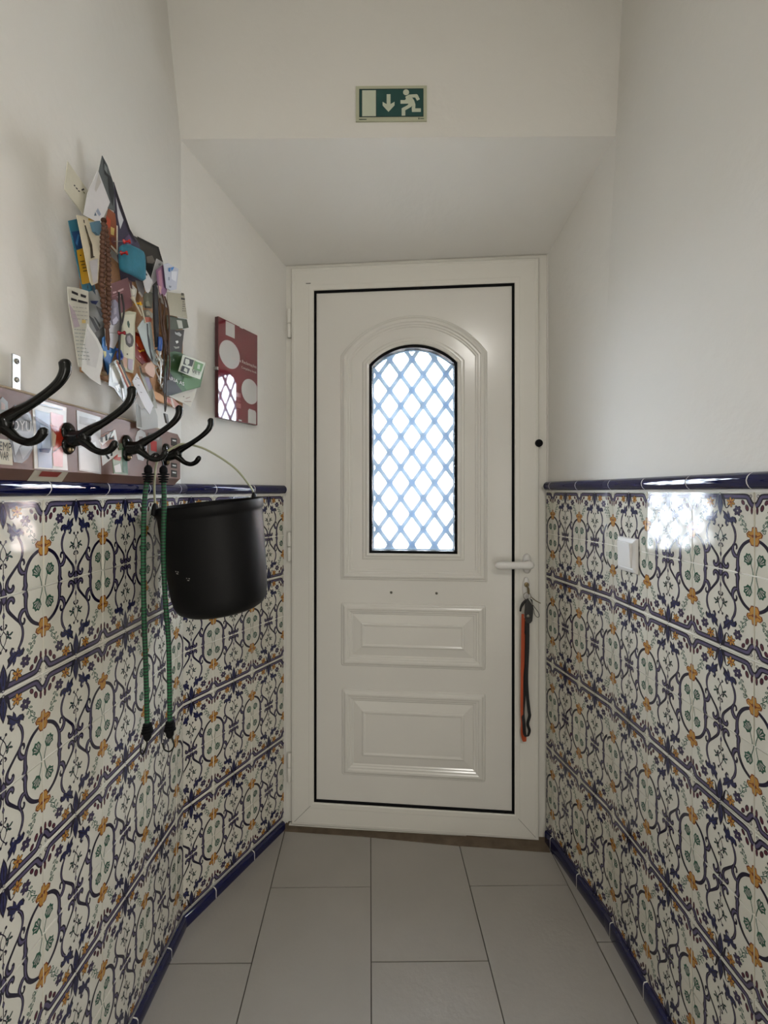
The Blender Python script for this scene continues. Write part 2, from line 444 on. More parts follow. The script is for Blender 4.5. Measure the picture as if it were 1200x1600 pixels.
# material slots
G_, K_, LI, BL, PU, MA, YE, RU, GR, PA, GT = range(11)
MO = Motif()
def half():
    s = MO
    bp = [(.008, .835), (.035, .845), (.062, .885), (.085, .925), (.13, .940), (.3, .940), (.5, .940)]
    s.stroke(bp, .058, 1, K_); s.stroke([(x, y-.002) for x, y in bp], .034, 2, LI)
    s.ell(.045, .945, .020, .022, 2, K_); s.ell(.045, .945, .014, .016, 3, PA)
    for cx, cy, rx, ry, ro in ((.155, .868, .025, .036, -.5), (.100, .803, .026, .044, -.25), (.034, .775, .017, .050, 0)):
        s.ell(cx, cy, rx, ry, 2, K_, ro); s.ell(cx, cy, rx*.72, ry*.78, 3, MA, ro)
    # yellow flower
    cx, cy = .335, .868
    for i in range(6):
        a = 2*math.pi*i/6+.4
        s.ell(cx+.036*math.cos(a), cy+.036*math.sin(a), .034, .020, 4+i*.12, K_, a, 8)
        s.ell(cx+.037*math.cos(a), cy+.037*math.sin(a), .027, .014, 5, YE, a, 8)
    s.ell(cx, cy, .016, .016, 6, RU)
    # plum flower
    cx, cy = .235, .765
    for i in range(6):
        a = 2*math.pi*i/6+.1
        s.ell(cx+.034*math.cos(a), cy+.036*math.sin(a), .034, .023, 4+i*.12, K_, a, 8)
        s.ell(cx+.035*math.cos(a), cy+.037*math.sin(a), .026, .016, 5, PU, a, 8)
    s.ell(cx, cy, .011, .011, 6, PA)
    # calyx beside the middle leaf, tendril to the flower
    s.stroke([(.47, .965), (.445, .91), (.43, .84), (.415, .80)], [.035, .03, .022, .006], 3, K_)
    s.stroke([(.43, .85), (.415, .80), (.385, .80), (.36, .83)], .011, 3, K_)
    # acanthus
    ac = [(.295, .63), (.262, .60), (.245, .635), (.265, .68), (.31, .69), (.345, .675), (.355, .72), (.385, .765), (.392, .715), (.425, .745), (.465, .765),
          (.445, .71), (.455, .665), (.42, .64), (.43, .60), (.405, .555), (.375, .57), (.375, .605), (.35, .62), (.325, .595), (.305, .585)]
    s.poly(ac, 4, K_)
    cx, cy = .355, .655
    s.poly([(cx+(x-cx)*.80, cy+(y-cy)*.80) for x, y in ac], 5, BL)
    s.stroke([(.30, .655), (.34, .64), (.38, .67), (.43, .72)], .008, 6, K_)
    s.ell(.385, .60, .012, .016, 6, PA)
    # heart curve down to the tile edge, curled
    hc = [(.325, .60), (.285, .53), (.270, .44), (.295, .345), (.375, .25), (.445, .165), (.462, .10), (.440, .050), (.405, .045), (.388, .075), (.392, .105)]
    s.stroke(hc, [.022, .030, .026, .022, .026, .030, .036, .048, .046, .034, .016], 3, K_)
    s.stroke(hc[:4], .010, 4, LI); s.stroke(hc[5:10], [.006, .012, .020, .024, .018], 4, LI)
    s.poly([(.5, .10), (.472, .06), (.460, .008), (.5, .008)], 3.6, K_); s.poly([(.5, .075), (.485, .05), (.478, .012), (.5, .012)], 4.4, LI)
    # scroll between oval and heart
    sc = [(.232, .20), (.275, .205), (.305, .245), (.312, .295), (.295, .340), (.262, .345), (.250, .31), (.262, .285)]
    s.stroke(sc, [.030, .050, .046, .034, .028, .024, .02, .012], 3.3, K_); s.stroke(sc[:5], [.01, .026, .024, .014, .008], 4.2, LI)
    # oval
    ov = [(.03, .425), (.085, .405), (.155, .355), (.210, .275), (.236, .190), (.240, .10), (.236, .055), (.252, .008)]
    s.stroke(ov, [.022, .032, .034, .034, .036, .042, .050, .058], 3.1, K_)
    s.stroke(ov[3:], [.006, .014, .020, .026, .030], 4.1, LI)
    # ochre blossom on the joint
    bl = [(.008, .585), (.030, .575), (.040, .525), (.078, .530), (.112, .495), (.100, .455), (.062, .445), (.070, .405), (.045, .355), (.008, .350)]
    s.poly(bl, 5, RU); s.poly([(.008 if x < .01 else x*.86, .468+(y-.468)*.88) for x, y in bl], 6, YE)
    s.stroke([(.010, .47), (.05, .475), (.085, .49)], .010, 7, RU); s.ell(.022, .47, .012, .02, 7, RU)
    # leaf chain
    s.stroke([(.21, .71), (.175, .665), (.165, .61), (.125, .57), (.085, .535)], .009, 3, GR)
    for cx, cy, ro in ((.165, .70, .5), (.205, .655, -.9), (.150, .640, .9), (.178, .595, -.3), (.120, .600, 1.4), (.135, .545, .1)):
        s.ell(cx, cy, .024, .013, 3.5, GR, ro, 8); s.ell(cx, cy, .014, .006, 4.2, PA, ro, 6)
    s.stroke([(.105, .555), (.115, .515), (.14, .51), (.145, .53)], .009, 3, GR)
    # fan
    s.stroke([(.022, .008), (.030, .06), (.052, .135)], .010, 3, GR)
    fn = [(.048, .135), (.030, .200), (.046, .232), (.066, .262), (.088, .250), (.112, .262), (.128, .228), (.152, .215), (.142, .180), (.150, .150), (.118, .140), (.095, .112)]
    s.poly(fn, 3, GR)
    for x, y in ((.050, .215), (.072, .238), (.100, .232), (.125, .205), (.130, .168)):
        s.stroke([(.062, .145), (x, y)], [.004, .014], 4, PA)
    for x, y in ((.040, .20), (.060, .245), (.087, .245), (.115, .235), (.138, .195), (.135, .155)):
        s.stroke([(.058, .14), (x, y)], .006, 5, GR)
    # sprig
    s.stroke([(.5, .36), (.468, .41), (.474, .47), (.5, .52), (.525, .555)], .008, 3, K_)
    s.ell(.532, .565, .014, .018, 3.5, K_, .3, 8)
    for cx, cy, ro in ((.452, .425, 1.0), (.428, .445, 2.4), (.412, .405, .6), (.452, .385, 1.9)):
        s.ell(cx, cy, .027, .012, 3.5, K_, ro, 8); s.ell(cx, cy, .016, .006, 4.2, GR, ro, 6)
    s.stroke([(.47, .39), (.44, .41), (.415, .40)], .007, 3, K_)
    s.ell(.475, .325, .024, .011, 3.5, K_, .9, 8); s.ell(.470, .300, .018, .009, 3.5, K_, 2.4, 8)
    s.stroke([(.5, .36), (.5, .24)], .007, 3, K_)
    s.poly([(.5, .245), (.484, .200), (.5, .150)], 3.5, K_); s.poly([(.5, .225), (.491, .200), (.5, .172)], 4.3, LI)
    s.stroke([(.5, .15), (.5, .09)], .006, 3, K_)
    # half of the middle leaf
    s.poly([(.5, .690), (.470, .765), (.452, .845), (.462, .905), (.480, .965), (.5, .975)], 6, K_)
    s.poly([(.5, .720), (.480, .775), (.464, .845), (.474, .900), (.487, .955), (.5, .955)], 7, BL)
    s.stroke([(.497, .92), (.497, .76)], .005, 8, K_)
MO.both(half)
MO.ell(.5, .972, .018, .018, 8, K_); MO.ell(.5, .972, .010, .010, 9, PA)
MV = np.array(MO.v, float); MF = MO.f; MM = MO.m
TILE_MATS = [M[k] for k in ('glaze', 't_ink', 't_lilac', 't_blue', 't_purple', 't_maroon', 't_yellow', 't_rust', 't_green', 't_pale', 'grout')]
print('motif', len(MV), len(MF))

def clad(name, fr, us, ztop, pv, rows, parent, clip, seed=1):
    """glazed tiles with raised painted motif between the joints listed in us"""
    rnd = random.Random(seed); V = []; Fc = []; Ms = []; off = 0
    d = np.array([fr.d[0], fr.d[1], 0]); nn = np.array([fr.n[0], fr.n[1], 0]); o = np.array([fr.o[0], fr.o[1], 0]); up = np.array([0, 0, 1.0])
    hand = float(np.dot(np.cross(d, up), nn))          # +1: (u,z) counter-clockwise faces outward
    mg = .0115; me_ = .0072
    base = np.array([[mg, mg, 0], [1-mg, mg, 0], [1-mg, 1-mg, 0], [mg, 1-mg, 0], [me_, me_, -48], [1-me_, me_, -48], [1-me_, 1-me_, -48], [me_, 1-me_, -48]], float)
    bf = [[0, 1, 2, 3], [4, 5, 1, 0], [5, 6, 2, 1], [6, 7, 3, 2], [7, 4, 0, 3]]
    for i in range(len(us)-1):
        u0, u1 = us[i], us[i+1]
        for r in range(rows):
            z1 = ztop-r*pv; z0 = z1-pv
            tu, tv = rnd.gauss(0, .0055), rnd.gauss(0, .0055)
            dn = rnd.gauss(0, .0002)
            for src, fs, ms in ((base, bf, [0]*5), (MV, MF, MM)):
                P = src.copy()
                flip = (r % 2 == 1)
                if flip: P[:, 1] = 1-P[:, 1]
                X = u0+P[:, 0]*(u1-u0); Z = z0+P[:, 1]*(z1-z0); N = P[:, 2]*.00006 + (P[:, 0]-.5)*tu*.15 + (P[:, 1]-.5)*tv*.15 + dn
                W = o+X[:, None]*d+Z[:, None]*up+N[:, None]*nn
                V.append(W)
                rev = flip ^ (hand < 0) ^ (u1 < u0)
                for f, m in zip(fs, ms):
                    ff = [k+off for k in f]; Fc.append(ff[::-1] if rev else ff); Ms.append(m)
                off += len(P)
    # joint plane
    ulo, uhi = min(us), max(us)
    q = [fr.p(ulo, ztop-rows*pv, -.0024), fr.p(uhi, ztop-rows*pv, -.0024), fr.p(uhi, ztop+.006, -.0024), fr.p(ulo, ztop+.006, -.0024)]
    V.append(np.array(q)); ff = [off, off+1, off+2, off+3]; Fc.append(ff if hand > 0 else ff[::-1]); Ms.append(GT)
    me = bpy.data.meshes.new(name); me.from_pydata(np.concatenate(V).tolist(), [], Fc)
    for m in TILE_MATS: me.materials.append(m)
    me.polygons.foreach_set('material_index', Ms)
    bm = bmesh.new(); bm.from_mesh(me)
    for u, sgn in clip:
        geo = bm.verts[:]+bm.edges[:]+bm.faces[:]
        bmesh.ops.bisect_plane(bm, geom=geo, plane_co=fr.p(u, 0, 0), plane_no=(fr.d[0]*sgn, fr.d[1]*sgn, 0), clear_outer=True)
    bm.to_mesh(me); bm.free(); me.update()
    ob = bpy.data.objects.new(name, me); COL.objects.link(ob); ob.parent = parent
    return ob
ZTL, ZTR, PV = 1.237, 1.2500, .150
usL = [.041-.1607+.1607*i for i in range(10)]
usSL = [.109-.163+.163*i for i in range(4)]
usR = [.030-.153+.153*i for i in range(10)]
usSR = [.133-.153+.153*i for i in range(4)]
clad('tile_cladding', FL, usL, ZTL, PV, 8, wall_left, [(0, -1)], 1)
clad('tile_cladding', FSL, usSL, ZTL, PV, 8, wrl, [(0, -1), (LSL-.004, 1)], 2)
clad('tile_cladding', FRr, usR, ZTR, PV, 8, wall_right, [(0, -1)], 3)
clad('tile_cladding', FSR, usSR, ZTR, PV, 8, wrr, [(0, -1), (LSR-.004, 1)], 4)

# ------------------------------------------------------------------ cobalt dado rail and skirting pieces
RAIL = [(-.004, 0), (.006, .0005), (.011, .004), (.0145, .010), (.0155, .016), (.0135, .0225), (.009, .0275), (.003, .0305), (-.006, .031)]
def extr(mb, fr, prof, u0, u1, z, m, sc=1.0):
    vs = [fr.p(u0, z+b*sc, a*sc) for a, b in prof]+[fr.p(u1, z+b*sc, a*sc) for a, b in prof]; n = len(prof)
    mb.add(vs, [(i, i+1, n+i+1, n+i) for i in range(n-1)], m, True)
    mb.add([fr.p(u0, z+b*sc, a*sc) for a, b in prof], [list(range(n))], m); mb.add([fr.p(u1, z+b*sc, a*sc) for a, b in prof], [list(range(n))], m)
def rail(name, fr, us, umin, umax, z, prof, label, gap=.0016, kind='rail'):
    mb = MB(); bed = MB()
    for i in range(len(us)-1):
        a, b = max(us[i], umin), min(us[i+1], umax)
        if b-a < .01: continue
        extr(mb, fr, prof, a+(gap if a > umin else 0), b-(gap if b < umax else 0), z, M['cobalt'])
    o = struct(mb.build(name), label)
    extr(bed, fr, [(x-.0006, y*.985+.0002) for x, y in prof], umin, umax, z, M['grout'])
    bed.build('grout_bed', o)
    return o
rail('trim_1', FL, usL, 0, usL[-1], ZTL+.005, RAIL, 'cobalt blue glazed dado rail on the left hall wall')
rail('trim_2', FSL, usSL, -.002, LSL-.012, ZTL+.005, RAIL, 'cobalt blue glazed dado rail on the left reveal')
rail('trim_3', FRr, usR, 0, usR[-1], ZTR+.004, RAIL, 'cobalt blue glazed dado rail on the right hall wall')
rail('trim_4', FSR, usSR, -.002, LSR-.010, ZTR+.004, RAIL, 'cobalt blue glazed dado rail on the right reveal')
BASE = [(0, -.03), (.012, -.03), (.012, .024), (.009, .029), (0, .031)]
rail('baseboard_left', FL, [u+.05 for u in usL], 0, usL[-1], .0, BASE, 'cobalt blue glazed skirting on the left hall wall')
rail('baseboard_left_reveal', FSL, usSL, -.002, LSL-.02, .0, BASE, 'cobalt blue glazed skirting on the left reveal')
BASER = [(0, -.03), (.010, -.03), (.010, .036), (.008, .041), (0, .043)]
rail('baseboard_right', FRr, usR, 0, usR[-1], .011, BASER, 'cobalt blue glazed skirting on the right hall wall')
rail('baseboard_right_reveal', FSR, usSR, -.002, LSR-.01, .011, BASER, 'cobalt blue glazed skirting on the right reveal')

